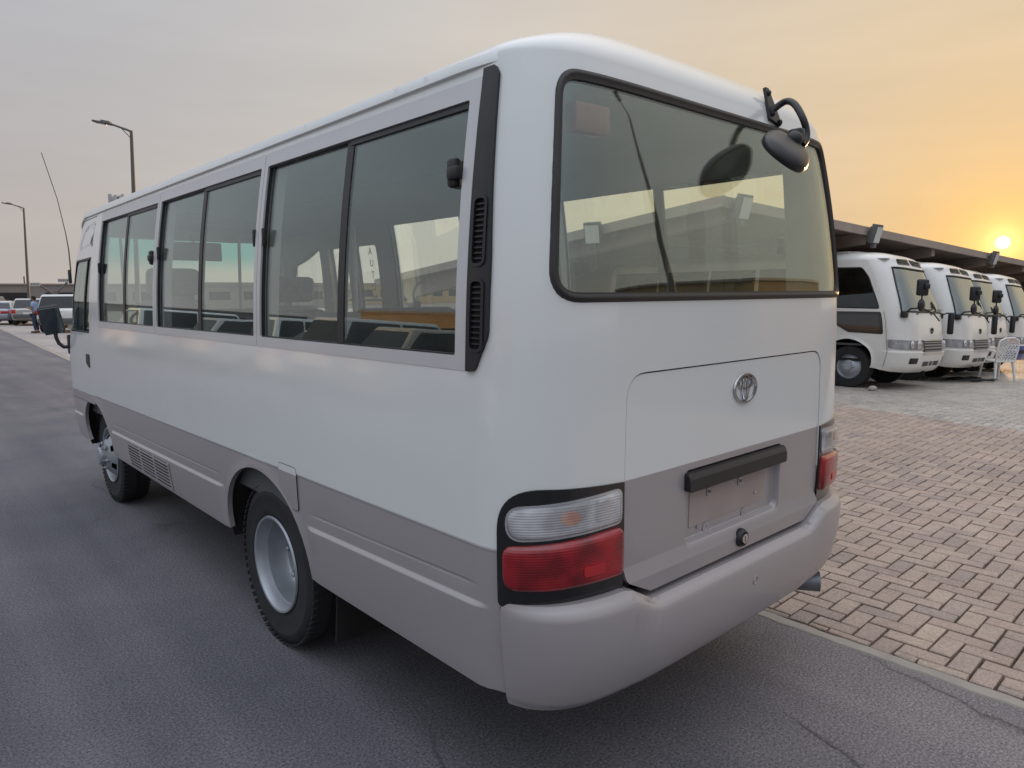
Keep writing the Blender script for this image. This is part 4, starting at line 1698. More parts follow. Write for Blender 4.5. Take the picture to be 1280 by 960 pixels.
    vs, fs = [], []
    for j in range(J + 1):
        v = 1.355 + (2.205 - 1.355) * j / J
        w = .895 - .06 * j / J
        for k in range(K + 1):
            x = -w + 2 * w * k / K
            vs.append(sh.P([(sf(x), v)], -.006)[0])
    for j in range(J):
        for k in range(K):
            a = j * (K + 1) + k
            fs.append((a, a + 1, a + K + 2, a + K + 1))
    ws = B()
    ws.add(vs, fs)
    ws.obj('windscreen', 'shield_glass', bus, 60)
    # ---------------- interior lining, floor, ceiling
    def mfl(c):
        return (c[:, 1] < 1.40).astype(int)
    lin_out = [(-sh.S, 2.30)] + half_ws(-1)[::-1] + [(-sh.S, .70), (sh.S, .70)] + half_ws(1) + [(sh.S, 2.30)]
    lh = [offs(side_open, .02), offs(rear_win, .012)] + [offs(h, .015) for h in r_open] + [offs(h, .01) for h in fd] + [offs(dwin, -.02), offs(r_front, .01)]
    # sheet with the windscreen bay left out
    lin = panel(sh, 'lining', lin_out, lh, -.055, 0, None, bus, rim=False, mats=['liner', 'liner_dark'], matfn=mfl)
    # side reveal pillars inside the long window openings
    for side, ys in ((-1, (1.788, 3.300)), (1, (1.788,))):
        for y in ys:
            panel(sh, 'pillar', rect(sy(y - .04, side), sy(y + .04, side), 1.42, 2.28, 0, 1), [], -.03, .05, 'liner', bus, back=True)
    b = B()
    vs, fs = [], []
    ys = np.linspace(.28, L - .62, 14)
    xs = np.linspace(-1, 1, 15)
    for y in ys:
        for x in xs:
            vs.append((x * .90, y, 2.20 + .20 * (1 - abs(x) ** 3.2)))
    for i in range(len(ys) - 1):
        for k in range(len(xs) - 1):
            a = i * len(xs) + k
            fs.append((a, a + len(xs), a + len(xs) + 1, a + 1))
    b.add(vs, fs)
    b.obj('headlining', 'ceiling', bus, 60)
    b = B()
    for y0, y1, w in ((.25, 1.30, 1.90), (1.30, 2.38, .80), (2.38, 4.50, 1.90), (4.50, 5.58, .80), (5.58, 5.95, 1.7)):
        b.box((0, (y0 + y1) / 2, .72), (w, y1 - y0 - .002, .04))
    b.obj('floor', 'liner_dark', bus)
    b = B()
    b.box((0, 3.0, .50), (1.5, 5.6, .06))
    b.box((-.40, 3.0, .42), (.10, 5.4, .12))
    b.box((.40, 3.0, .42), (.10, 5.4, .12))
    b.tube([(-.74, 1.836, .385), (.74, 1.836, .385)], .06, 12)
    b.sphere((0, 1.836, .385), .16)
    b.box((-.55, 3.2, .45), (.5, .8, .22), bevel=.03)
    b.obj('chassis', 'underbody', bus)
    # wheel wells: dark tubs
    for yc in wheel_y:
        for side in (-1, 1):
            b = B()
            prof = []
            n = 18
            vs, fs = [], []
            for k in range(n + 1):
                a = math.pi * k / n
                y, z = yc - .50 * math.cos(a), .40 + .50 * math.sin(a)
                vs += [(side * .975 if 0 < k < n else side * .95, y, z), (side * .42, y, z)]
            for k in range(n):
                fs.append((2 * k, 2 * k + 1, 2 * k + 3, 2 * k + 2))
            fs.append(tuple(2 * k + 1 for k in range(n + 1)))
            b.add(vs, fs)
            b.obj('wheel_well', 'underbody', bus, 60)
    # mud flaps behind the rear wheels
    for side in (-1, 1):
        b = B()
        b.box((side * .70, 1.31, .315), (.44, .012, .29), Matrix.Rotation(.12, 3, 'X'), bevel=.004)
        b.obj('mud_flap', 'underbody', bus)
    # rear valance
    b = B()
    b.box((0, .42, .50), (1.7, .5, .05))
    b.obj('rear_underpan', 'underbody', bus)
    # wheels
    for side in (-1, 1):
        lathe_wheel(bus, 'rear_wheel', .955, side, wheel_y[0], False)
        lathe_wheel(bus, 'front_wheel', .925, side, wheel_y[1], True)
    # exhaust tail pipe, pointing out to the right rear
    b = B()
    pts = [(.26, .95, .40), (.42, .70, .37), (.54, .42, .352), (.67, .20, .354), (.785, .030, .354)]
    b.tube(pts, .045, 24, cap=False)
    b.tube(pts, .041, 24, cap=False)
    # end ring
    pe, pd = Vector(pts[-1]), (Vector(pts[-1]) - Vector(pts[-2])).normalized()
    b.tube([pe - pd * .002, pe], [.045, .041], 24, cap=False)
    b.obj('tail_pipe', 'exhaust_metal', bus, 40)
    # ---------------- rear view mirror over the back window
    arm = B()
    b0 = Vector((.468, .062, 2.286))
    m0 = thing_part('rear_mirror', bus)
    tri = B()
    c = sh.P([(sx(.36), 2.328)], .004)[0]
    n = sh.N([(sx(.36), 2.328)])[0]
    up = Vector((0, .25, .97)).normalized()
    rt = Vector((1, 0, 0))
    vs = []
    for d in (0.0, .012):
        for a, h in ((-.012, .085), (.012, .085), (.060, -.045), (.050, -.058), (-.022, -.040)):
            vs.append(Vector(c) + rt * a + up * h + Vector(n) * d)
    tri.add(vs, [tuple(range(5))[::-1], tuple(range(5, 10))] + [(i, (i + 1) % 5, 5 + (i + 1) % 5, 5 + i) for i in range(5)])
    for a, h in ((0, .066), (.042, -.042), (0, -.015)):
        tri.lathe([(.010, .0), (.010, -.020), (.001, -.024)], 8, axis='y', c=tuple(Vector(c) + rt * a + up * h))
    tri.obj('bracket', 'black_trim', m0, 40)
    q = Vector(c) + up * -.012
    pts = [q, Vector((.345, .055, 2.352)), Vector((.315, .0, 2.330)), Vector((.288, -.048, 2.268)), Vector((.297, -.060, 2.222)), Vector((.288, -.064, 2.188)), Vector((.262, -.064, 2.166))]
    # smooth the bends
    sm = []
    for i in range(len(pts) - 1):
        for t in (0, .25, .5, .75):
            p0, p1, p2, p3 = pts[max(i - 1, 0)], pts[i], pts[i + 1], pts[min(i + 2, len(pts) - 1)]
            sm.append(.5 * ((2 * p1) + (p2 - p0) * t + (2 * p0 - 5 * p1 + 4 * p2 - p3) * t * t + (3 * p1 - p0 - 3 * p2 + p3) * t ** 3))
    sm.append(pts[-1])
    arm.tube(sm, .0125, 12)
    arm.obj('arm', 'black_trim', m0, 60)
    # mirror dish: oval shell, glass facing down and back towards the bus
    nrm = Vector((0, .7071, -.7071))                       # where the glass looks
    ax = Vector((.866, .3536, .3536))
    ay = nrm.cross(ax)
    cen = Vector((.172, -.064, 2.152)) + nrm * .022

    def dish(prof, n=36):
        vs, fs = [], []
        for r, h in prof:
            for k in range(n):
                a = 2 * math.pi * k / n
                ca, sa = math.cos(a), math.sin(a)
                ex = .135 * math.copysign(abs(ca) ** .8, ca)
                ey = .092 * math.copysign(abs(sa) ** .8, sa)
                vs.append(cen + ax * ex * r + ay * ey * r - nrm * h)
        for i in range(len(prof) - 1):
            for k in range(n):
                fs.append((i * n + k, i * n + (k + 1) % n, (i + 1) * n + (k + 1) % n, (i + 1) * n + k))
        return vs, fs
    d = B()
    d.add(*dish([(.93, -.014), (1.0, -.012), (1.02, 0), (1.0, .008), (.94, .019), (.78, .029), (.5, .036), (.2, .039), (.01, .040)]))
    d.sphere(cen - nrm * .036 + ax * .06, .030)
    d.box(cen - nrm * .045 + ax * .085, (.035, .05, .05), bevel=.008)
    d.obj('housing', 'black_trim', m0, 60)
    d = B()
    d.add(*dish([(.94, -.013), (.6, -.018), (.01, -.020)]))
    d.obj('mirror_face', 'mirror_glass', m0, 60)
    # ---------------- driver's mirror on the left
    m1 = thing_part('door_mirror', bus)
    b = B()
    pb = sh.P([(sy(5.93), 1.24)], .0)[0]
    b.box(pb + np.array([-.010, 0, 0]), (.03, .07, .17), bevel=.012)
    b.obj('bracket', 'black_trim', m1)
    b = B()
    b.tube([pb + np.array(k) for k in ((-.02, 0, -.02), (-.055, .01, -.022), (-.085, .03, .01), (-.10, .045, .06), (-.105, .05, .14))], .016, 10)
    b.obj('arm', 'black_trim', m1, 50)
    b = B()
    mc = pb + np.array([-.125, .045, .215])
    Rm = Matrix.Rotation(rad(-14), 3, 'Z') @ Matrix.Rotation(rad(-9), 3, 'Y') @ Matrix.Rotation(rad(20), 3, 'X')
    b.box(mc, (.165, .065, .265), Rm, bevel=.03)
    b.obj('housing', 'black_trim', m1, 50)
    b = B()
    b.box(Vector(mc) + Rm @ Vector((0, -.0335, 0)), (.143, .006, .24), Rm, bevel=.002)
    b.obj('mirror_face', 'mirror_glass', m1, 30)
    # aerial on the left windscreen pillar, bending
    b = B()
    a0 = Vector((-.90, 6.02, 1.78))
    b.box(a0 + Vector((-.02, 0, .05)), (.025, .035, .12), bevel=.008)
    b.obj('aerial_base', 'black_trim', bus)
    b = B()
    b.tube([a0 + Vector((-.01, 0, .1)), a0 + Vector((-.01, .01, .28)), a0 + Vector((-.02, .02, .42)), a0 + Vector((-.05, .08, .72)), a0 + Vector((-.12, .20, 1.13))], [.006, .005, .004, .0035, .0035], 8)
    b.obj('aerial', 'pole_steel', bus)
    # amber front marker and front lamps
    b = B()
    p = sh.P([(sy(6.10), .79)], .01)[0]
    b.box(p, (.03, .05, .11), Matrix.Rotation(rad(30), 3, 'Z'), bevel=.01)
    b.obj('side_marker', 'amber', bus)
    for side in (-1, 1):
        hlp = rpoly([(sf(side * .50), .74), (sf(side * .93), .74), (sf(side * .93), .94), (sf(side * .50), .92)], .02)
        panel(sh, 'headlamp', hlp, [], .008, .01, 'head_lens', bus, vstep=9)
    # ---------------- inside: driver seat, dash, passenger seats, mirror, red rear light
    def seat(name, x, y, w, top, cloth, head=True, base=.76):
        sp = thing_part(name, bus, (x, y, 0))
        q_ = B()
        q_.box((0, .12, base + .36), (w, .46, .14), bevel=.04)
        q_.obj('cushion', cloth, sp, 50)
        q_ = B()
        hb = top - (.24 if head else 0) - (base + .40)
        q_.box((0, -.16, base + .40 + hb / 2), (w, .12, hb), Matrix.Rotation(rad(10), 3, 'X'), bevel=.045)
        q_.obj('backrest', cloth, sp, 50)
        if head:
            q_ = B()
            q_.box((0, -.22, top - .10), (min(w, .40), .10, .22), Matrix.Rotation(rad(8), 3, 'X'), bevel=.045)
            q_.obj('headrest', cloth, sp, 50)
        q_ = B()
        for a in (-w / 2 + .05, w / 2 - .05):
            q_.box((a, .1, base + .14), (.04, .36, .3))
        q_.obj('seat_stand', 'dark_metal', sp)
    seat('driver_seat', -.45, 4.95, .50, 1.86, 'seat_cloth')
    seat('front_seat', .50, 4.85, .50, 1.80, 'seat_cloth')
    for y in (.62, 1.42, 2.22, 3.02, 3.82):
        seat('bench_seat', -.50, y, .78, 1.56, 'bench_cloth', False)
    for y in (.62, 1.42, 2.22, 3.02):
        seat('bench_seat', .50, y, .78, 1.56, 'bench_cloth', False)
    b = B()
    b.box((0, 5.58, 1.16), (1.80, .50, .34), bevel=.08)
    b.box((-.45, 5.40, 1.36), (.48, .24, .12), bevel=.04)
    b.obj('dashboard', 'black_trim', bus)
    b = B()
    b.lathe([(.20, -.012), (.214, 0), (.20, .012), (.188, 0)], 28, axis='y', c=(0, 0, 0), close=True)
    b.box((0, 0, 0), (.38, .02, .03))
    stw = b.obj('steering_wheel', 'black_trim', bus, 60, loc=(-.45, 5.22, 1.42))
    stw.rotation_euler = (rad(-55), 0, 0)
    b = B()
    b.box((-.02, 5.45, 2.05), (.46, .03, .165), bevel=.014)
    b.tube([(-.02, 5.47, 2.10), (-.02, 5.55, 2.2)], .012, 8)
    b.obj('inside_mirror', 'black_trim', bus)
    b = B()
    for side in (-1, 1):
        b.tube([(side * .80, 5.62, 1.3), (side * .76, 5.38, 2.22)], .035, 8)
    b.obj('windscreen_pillar', 'liner', bus)
    b = B()
    pc = sh.P([(sx(-.735), 2.155)], -.05)[0]
    b.box(pc, (.14, .05, .085), Matrix.Rotation(rad(-4), 3, 'Z'), bevel=.008)
    b.obj('rear_brake_light', 'brake_lamp_red', bus)
    # grab rail and the door post seen inside
    b = B()
    b.tube([(.62, 3.74, .8), (.62, 3.74, 2.2)], .016, 10)
    b.tube([(.20, 5.10, .8), (.26, 5.14, 2.3)], .014, 10)
    b.obj('grab_rail', 'alloy_frame', bus)
    return bus
build_main_bus()


# ------------------------------------------------------------------ the row of parked buses under the shelter
def build_parked():
    t = thing('parked_minibus', 'white minibus nearest to the sunlit yard, first of the row under the shelter', 'minibus', (0, 0, 0), 0, 'minibuses parked in a row under the shelter')
    L = 6.99
    sh = Shell(L, (.40, 5.2), ((.34, -.16), (.42, -.07), (.60, -.02), (.72, 0), (.85, -.02), (1.15, -.05), (1.38, -.10), (1.9, -.31), (2.2, -.44), (2.32, -.52)))
    sh.Wz = np.array([(.34, .955), (.50, .985), (.75, 1.008), (.9, 1.012), (1.1, 1.012), (1.42, 1.0), (1.8, .972), (2.1, .938), (2.25, .912), (2.32, .900)])
    sh.rise, sh.rise_end = .185, 0.0
    sx, sy, sf = sh.sx, sh.sy, sh.sf
    wy = (1.95, 5.90)
    wsz = (1.405, 2.185)

    def half(side, z0, z1, x0, x1):
        return [(side * sh.S, z0), (sf(side * x0), z0), (sf(side * x1), z1), (side * sh.S, z1)]
    a_ = [arch(wy[0], .45, .40, .40, .84), arch(wy[1], .47, .40, .40, .90)]
    low = [[(sy(y, s), z) for a in a_ for y, z in a] for s in (-1, 1)]
    Z0 = .40

    def fz(s, b):                        # lower edge of the nose dips to the bumper
        return [(sf(s * .98), .36), (s * sh.S, .34)] if b else [(s * sh.S, .34), (sf(s * .98), .36)]
    sw = {s: rpoly([(sy(5.10, s), 1.47), (sy(6.52, s), 1.45), (sy(6.52, s), 2.0), (sy(6.44, s), 2.19), (sy(5.10, s), 2.20)], [.03, .05, .25, .10, .03], 6) for s in (-1, 1)}
    wins = {s: [rect(sy(y0, s), sy(y1, s), 1.47, 2.20, .03) for y0, y1 in ((.35, 1.55), (1.63, 2.85), (2.93, 3.95), (4.05, 4.98))] for s in (-1, 1)}
    holes = [w for s in (-1, 1) for w in [sw[s]] + wins[s]]
    out = [(-sh.S, 2.735)] + half(-1, wsz[0], wsz[1], .925, .85)[::-1] + fz(-1, False) + low[0][::-1] + low[1] + fz(1, True) + half(1, wsz[0], wsz[1], .925, .85) + [(sh.S, 2.735)]

    def disp(V):
        s, v = V[:, 0], V[:, 1]
        y = sh.ar + (np.abs(s) - sh.Lr)
        d = np.zeros(len(V))
        fr = np.clip((np.abs(s) - (sh.S - sh.Lf - .12)) / .12, 0, 1)
        d += .022 * fr * np.clip((.715 - v) / .02, 0, 1)
        for yc, rr, zt in ((wy[0], .45, .84), (wy[1], .47, .90)):
            e = np.hypot((y - yc) / rr, np.maximum(v - .40, 0) / (zt - .40))
            d += .02 * np.clip(1 - np.abs(e - 1.0) / .14, 0, 1) ** 1.5 * (v < 1.0)
        d += .008 * np.clip((.66 - v) / .02, 0, 1) * ((y > 6.5) & (fr <= 0) | (y < 5.3) & (y > 2.5))
        return d
    lines = []
    for s in (-1, 1):
        for z in (.715, .695, .721, .689):
            lines.append([(sy(6.30, s), z), (s * sh.S, z)])
        lines.append([(sy(6.52, s), .42), (sy(6.52, s), .9)])
        for yc, rr, zt in ((wy[0], .45, .84), (wy[1], .47, .90)):
            for e in (1.06, 1.14):
                lines.append([(sy(yc - rr * e * math.cos(math.pi * k / 20), s), .402 + (zt - .40) * e * math.sin(math.pi * k / 20) ** .9) for k in range(21)])
    panel(sh, 'body', out, holes, 0, .03, None, t, disp=disp, lines=lines, mats=['white_bus', 'white_bus_nose'], matfn=lambda c: ((c[:, 1] < .70) & (np.abs(c[:, 0]) > sh.S - sh.Lf - .12)).astype(int), flat=.2)
    vs, fs = [], []
    ss = np.unique(np.concatenate([sh.sgrid(-sh.S, sh.S, .4), [-sh.S]]))
    K = 7
    for k in range(K):
        u = k / (K - 1)
        p = sh._P(np.stack([ss, np.full(len(ss), 2.735)], 1))
        yc = np.clip(p[:, 1], 1.15, L - 1.75)
        p2 = p.copy()
        p2[:, 0] *= 1 - u
        p2[:, 1] += (yc - p[:, 1]) * u
        p2[:, 2] += -.001 + (2.575 - p[:, 2]) * (1 - (1 - u) ** 2)
        vs += p2.tolist()
    n = len(ss)
    for k in range(K - 1):
        for i in range(n):
            fs.append((k * n + i, k * n + (i + 1) % n, (k + 1) * n + (i + 1) % n, (k + 1) * n + i))
    b = B()
    b.add(vs, fs)
    b.obj('roof', 'white_bus', t, 60)
    # windscreen with its black seal and dark shade frit
    K, J = 26, 10
    def sheet(w0, w1, z0, z1, off):
        vs, fs = [], []
        for j in range(J + 1):
            v = z0 + (z1 - z0) * j / J
            w = w0 + (w1 - w0) * j / J
            for k in range(K + 1):
                vs.append(sh.P([(sf(-w + 2 * w * k / K), v)], off)[0])
        for j in range(J):
            for k in range(K):
                a = j * (K + 1) + k
                fs.append((a, a + 1, a + K + 2, a + K + 1))
        return vs, fs
    b = B()
    b.add(*sheet(.93, .855, wsz[0] - .01, wsz[1] + .01, -.008))
    b.obj('windscreen', 'windscreen_glass', t, 60)
    b = B()
    P_ = lambda x, v: Vector(sh.P([(sf(x), v)], .004)[0])
    per = [P_(-.92 + 1.84 * k / 20, wsz[0]) for k in range(21)] + [P_(.92 - .075 * k / 8, wsz[0] + (wsz[1] - wsz[0]) * k / 8) for k in range(1, 9)] + [P_(.845 - 1.69 * k / 20, wsz[1]) for k in range(1, 21)] + [P_(-.845 - .075 * k / 8, wsz[1] + (wsz[0] - wsz[1]) * k / 8) for k in range(1, 9)]
    b.tube(per, .016, 6)
    b.obj('windscreen_seal', 'rubber', t, 60)
    # side glass
    for s in (-1, 1):
        for w in [sw[s]] + wins[s]:
            wp = thing_part('side_window', t)
            panel(sh, 'pane', w, [], -.012, .004, 'dark_glass', wp, back=True, flat=.4)
            panel(sh, 'seal', offs(w, -.006), [offs(w, .018)], .003, .016, 'rubber', wp, vstep=9)
    # low kerb-view window in the front right door
    kv = rpoly([(sy(5.28, 1), 1.395), (sy(5.52, 1), 1.22), (sy(5.90, 1), 1.02), (sy(6.53, 1), 1.00), (sy(6.53, 1), 1.395)], [.03, .08, .08, .04, .03], 5)
    k1 = panel(sh, 'kerb_window', kv, [], .006, .012, 'black_gloss', t, vstep=9)
    panel(sh, 'pane', offs(kv, .05), [], .009, .003, 'dark_mirror', k1, vstep=9)
    panel(sh, 'door_handle', rect(sy(5.06, 1), sy(5.22, 1), 1.24, 1.33, .03), [], .012, .012, 'black_trim', t, vstep=9)
    for y0, y1, z0, z1 in ((5.02, 5.026, .75, 2.25), (6.585, 6.591, .42, 1.40)):
        panel(sh, 'door_seam', rect(sy(y0, 1), sy(y1, 1), z0, z1, 0, 1), [], .0245 if z0 < .5 else .0015, .002, 'underbody', t, vstep=.06)
    # nose: headlamps, grille, fog lamps, vents over the windscreen
    for s in (-1, 1):
        hl = rpoly([(sf(s * .50), .735), (sf(s * .97), .745), (sy(6.60, s), .765), (sy(6.60, s), .915), (sf(s * .97), .91), (sf(s * .50), .895)], .02, 4)
        h = thing_part('headlamp', t)
        panel(sh, 'reflector', hl, [], .006, .01, 'lamp_back', h, vstep=.05)
        for x in (.62, .80):
            b = B()
            p = sh.P([(sf(s * x), .825)], .012)[0]
            nn = Vector(sh.N([(sf(s * x), .825)])[0])
            b.sphere(p, (.078, .024, .074))
            b.obj('lamp_bowl', 'reflector', h, 60)
        panel(sh, 'lens', offs(hl, .004), [], .028, .02, 'head_lens', h, vstep=.05)
        fg = rect(sf(s * .64), sf(s * .84), .50, .60, .02)
        panel(sh, 'fog_lamp_recess', fg, [], .026, .01, 'black_trim', t, vstep=.04)
        vt = rpoly([(sf(s * .06), 2.255), (sf(s * .66), 2.245), (sf(s * .60), 2.36), (sf(s * .06), 2.385)], .02, 3)
        vn = panel(sh, 'roof_vent', vt, [], .008, .012, 'black_trim', t, vstep=.04)
        for z in (2.28, 2.325):
            panel(sh, 'slat', rect(sf(s * .10), sf(s * .60), z, z + .014, 0, 1), [], .018, .012, 'black_trim', vn, vstep=.03, back=True)
    g = [(-.49, .68), (.49, .68), (.49, .90), (-.49, .90)]
    gp = thing_part('grille', t)
    def front_quad(name, x0, x1, z0, z1, off, mat, parent, K=16, th=.012):
        vs, fs = [], []
        for o_ in (off, off - th):
            for z in (z0, z1):
                for k in range(K + 1):
                    vs.append(sh.P([(sf(x0 + (x1 - x0) * k / K + 1e-4), z)], o_)[0])
        m = K + 1
        for k in range(K):
            fs += [(k, k + 1, m + k + 1, m + k), (2 * m + k, 2 * m + m + k, 2 * m + m + k + 1, 2 * m + k + 1), (m + k, m + k + 1, 3 * m + k + 1, 3 * m + k), (k, 2 * m + k, 2 * m + k + 1, k + 1)]
        b = B()
        b.add(vs, fs)
        return b.obj(name, mat, parent, 40)
    front_quad('grille_back', -.49, .49, .68, .90, .010, 'black_trim', gp)
    for z in (.705, .755, .805, .855):
        front_quad('slat', -.47, .47, z, z + .020, .030, 'grey_slat', gp, th=.02)
    for z in (.668, .895):
        front_quad('grille_rim', -.50, .50, z, z + .014, .036, 'chrome', gp, th=.03)
    front_quad('lower_intake', -.40, -.14, .455, .53, .030, 'black_trim', t)
    front_quad('lower_intake', -.06, .06, .455, .53, .030, 'black_trim', t, 6)
    front_quad('lower_intake', .14, .40, .455, .53, .030, 'black_trim', t)
    build_emblem(t, tuple(sh.P([(sh.S - 1e-4, 1.075)], .004)[0]), Matrix(((-1, 0, 0), (0, 0, 1), (0, 1, 0))), .105, 'dark_metal')
    # wipers
    for x0, x1 in ((.62, -.10), (-.05, -.72)):
        b = B()
        b.tube([P_(x0, 1.36), P_(x0 - .05, 1.39) + Vector((0, .02, 0)), P_(x1, 1.45) + Vector((0, .03, .0))], .009, 6)
        b.tube([P_(x0 - .20, 1.43) + Vector((0, .02, 0)), P_(x1 - .12, 1.47) + Vector((0, .02, .0))], .008, 6)
        b.obj('wiper', 'black_trim', t, 50)
    # mirrors: a bracket under the windscreen corner, bent tube, square head and a round wide-angle glass
    for s in (1, -1):
        m = thing_part('mirror', t)
        b = B()
        p0 = Vector(sh.P([(sf(s * .90), 1.35)], .02)[0])
        b.box(p0, (.14, .10, .11), bevel=.02)
        b.obj('bracket', 'black_trim', m)
        if s < 0:
            b = B()
            b.tube([p0, p0 + Vector((-.12, .10, .06)), p0 + Vector((-.24, .12, .02))], .014, 8)
            b.obj('arm', 'black_trim', m, 60)
            b = B()
            b.box(p0 + Vector((-.27, .12, -.14)), (.19, .09, .42), Matrix.Rotation(rad(25), 3, 'Z'), bevel=.03)
            b.obj('mirror_head', 'black_trim', m, 50)
            continue
        b = B()
        d = Vector((s * .10, .50, 0))
        e = p0 + d * .55 + Vector((0, 0, .12))
        b.tube([p0, p0 + d * .2 + Vector((0, 0, .10)), p0 + d * .45 + Vector((0, 0, .11)), e, e + Vector((0, 0, .2))], .014, 8)
        b.tube([e, e + d * .3 + Vector((-s * .2, 0, -.10)), e + d * .4 + Vector((-s * .35, 0, -.22))], .012, 8)
        b.obj('arm', 'black_trim', m, 60)
        b = B()
        Rm = Matrix.Rotation(rad(-30 * s), 3, 'Z')
        b.box(e + Vector((0, 0, .34)), (.20, .09, .28), Rm, bevel=.03)
        b.box(e + Vector((0, .06, .36)), (.09, .09, .09), Rm, bevel=.02)
        b.sphere(e + Vector((0, 0, .04)), (.11, .05, .11))
        b.obj('mirror_head', 'black_trim', m, 50)
    # wheels and underside
    for s in (-1, 1):
        for y, x in ((wy[1], .93), (wy[0], .95)):
            w = thing_part('wheel', t, (0, y, .385))
            b = B()
            pr = [(.22, .75), (.35, .745), (.385, .77), (.387, .90), (.37, .925), (.33, .93), (.24, .93), (.222, .91)]
            b.lathe([(r, s * (h + x - .93)) for r, h in pr], 40)
            b.obj('tyre', 'tyre_rubber', w, 40)
            b = B()
            pr = [(.222, .91), (.215, .915), (.19, .885), (.15, .90), (.11, .935), (.07, .94), (.065, .965), (.001, .966)]
            b.lathe([(r, s * (h + x - .93)) for r, h in pr], 36)
            for k in range(6):
                a = k * math.pi / 3
                b.sphere((s * (.945 + x - .93), .10 * math.cos(a), .10 * math.sin(a)), .014, 6, 5)
            b.obj('rim', 'steel_wheel', w, 40)
        for y in wy:
            b = B()
            vs, fs = [], []
            for k in range(17):
                a = math.pi * k / 16
                vs += [(s * .975, y - .50 * math.cos(a), .40 + .52 * math.sin(a)), (s * .45, y - .50 * math.cos(a), .40 + .52 * math.sin(a))]
            for k in range(16):
                fs.append((2 * k, 2 * k + 1, 2 * k + 3, 2 * k + 2))
            fs.append(tuple(2 * k + 1 for k in range(17)))
            b.add(vs, fs)
            b.obj('wheel_well', 'underbody', t, 60)
    b = B()
    b.box((0, 3.4, .52), (1.85, 6.4, .05))
    b.tube([(-.9, wy[0], .385), (.9, wy[0], .385)], .06, 8)
    b.tube([(-.9, wy[1], .385), (.9, wy[1], .385)], .05, 8)
    b.obj('chassis', 'underbody', t)
    # inside
    b = B()
    b.box((0, 3.4, .80), (1.9, 6.2, .04))
    b.box((0, 6.25, 1.18), (1.75, .42, .36), bevel=.08)
    b.obj('floor_and_dash', 'liner_dark', t)
    b = B()
    b.box((0, 3.4, 2.34), (1.7, 6.0, .02))
    b.obj('headlining', 'ceiling', t)
    def seat(x, y, w, top, c):
        sp = thing_part('seat', t, (x, y, 0))
        q = B()
        q.box((0, .12, 1.20), (w, .46, .14), bevel=.04)
        q.obj('cushion', c, sp)
        q = B()
        q.box((0, -.16, (top + 1.2) / 2), (w, .12, top - 1.2), Matrix.Rotation(rad(9), 3, 'X'), bevel=.045)
        q.obj('backrest', c, sp)
    seat(.48, 5.45, .5, 1.90, 'seat_red')
    seat(-.48, 5.5, .5, 1.90, 'seat_red')
    for y in (4.4, 3.5, 2.6, 1.7):
        for x in (-.5, .5):
            seat(x, y, .8, 1.80, 'seat_red')
    return t


M('grey_slat', (.26, .26, .26), .4)
glass('windscreen_glass', (.72, .78, .70), f0=.30)
M('dark_mirror', (.02, .022, .024), .08, coat=1.0)
P1 = build_parked()
PARKED = [(11.95, 3.10, 180, -.15, None, None),
          (14.72, 3.06, 180, -.27, 'white minibus right beside the first one, second of the row under the shelter', None),
          (17.05, 3.26, 180, -.345, 'white minibus behind the white lattice chair, third of the row', None),
          (19.45, 3.16, 179, -.44, 'white minibus with a blue lower nose and amber lamps, last of the row', 'blue')]


def place_parked():
    out = []
    for i, (x, y, h, z, lab, alt) in enumerate(PARKED):
        o = P1 if i == 0 else dup(P1, label=lab)
        R_ = Matrix.Rotation(.040, 4, 'Y') @ Matrix.Rotation(rad(-h), 4, 'Z')
        T_ = Matrix.Translation((x, y, z)) @ R_ @ Matrix.Translation((0, -6.99, 0))
        o.matrix_world = T_
        out.append(o)
        if alt:
            for ch in o.children:
                if ch.name.startswith('body'):
                    ch.data = ch.data.copy()
                    ch.data.materials[1] = MATS['blue_paint']
            sh = Shell(6.99, (.40, 5.2))
            for s in (-1, 1):
                am = rect(sh.sf(s * .955), sh.sy(6.62, s), .76, .90, .02)
                panel(sh, 'corner_lamp', am, [], .036, .02, 'amber', o, vstep=.04)
    return out


ROW = place_parked()
P1['label'] = 'white minibus with a black angled kerb window in its door, first of the row'


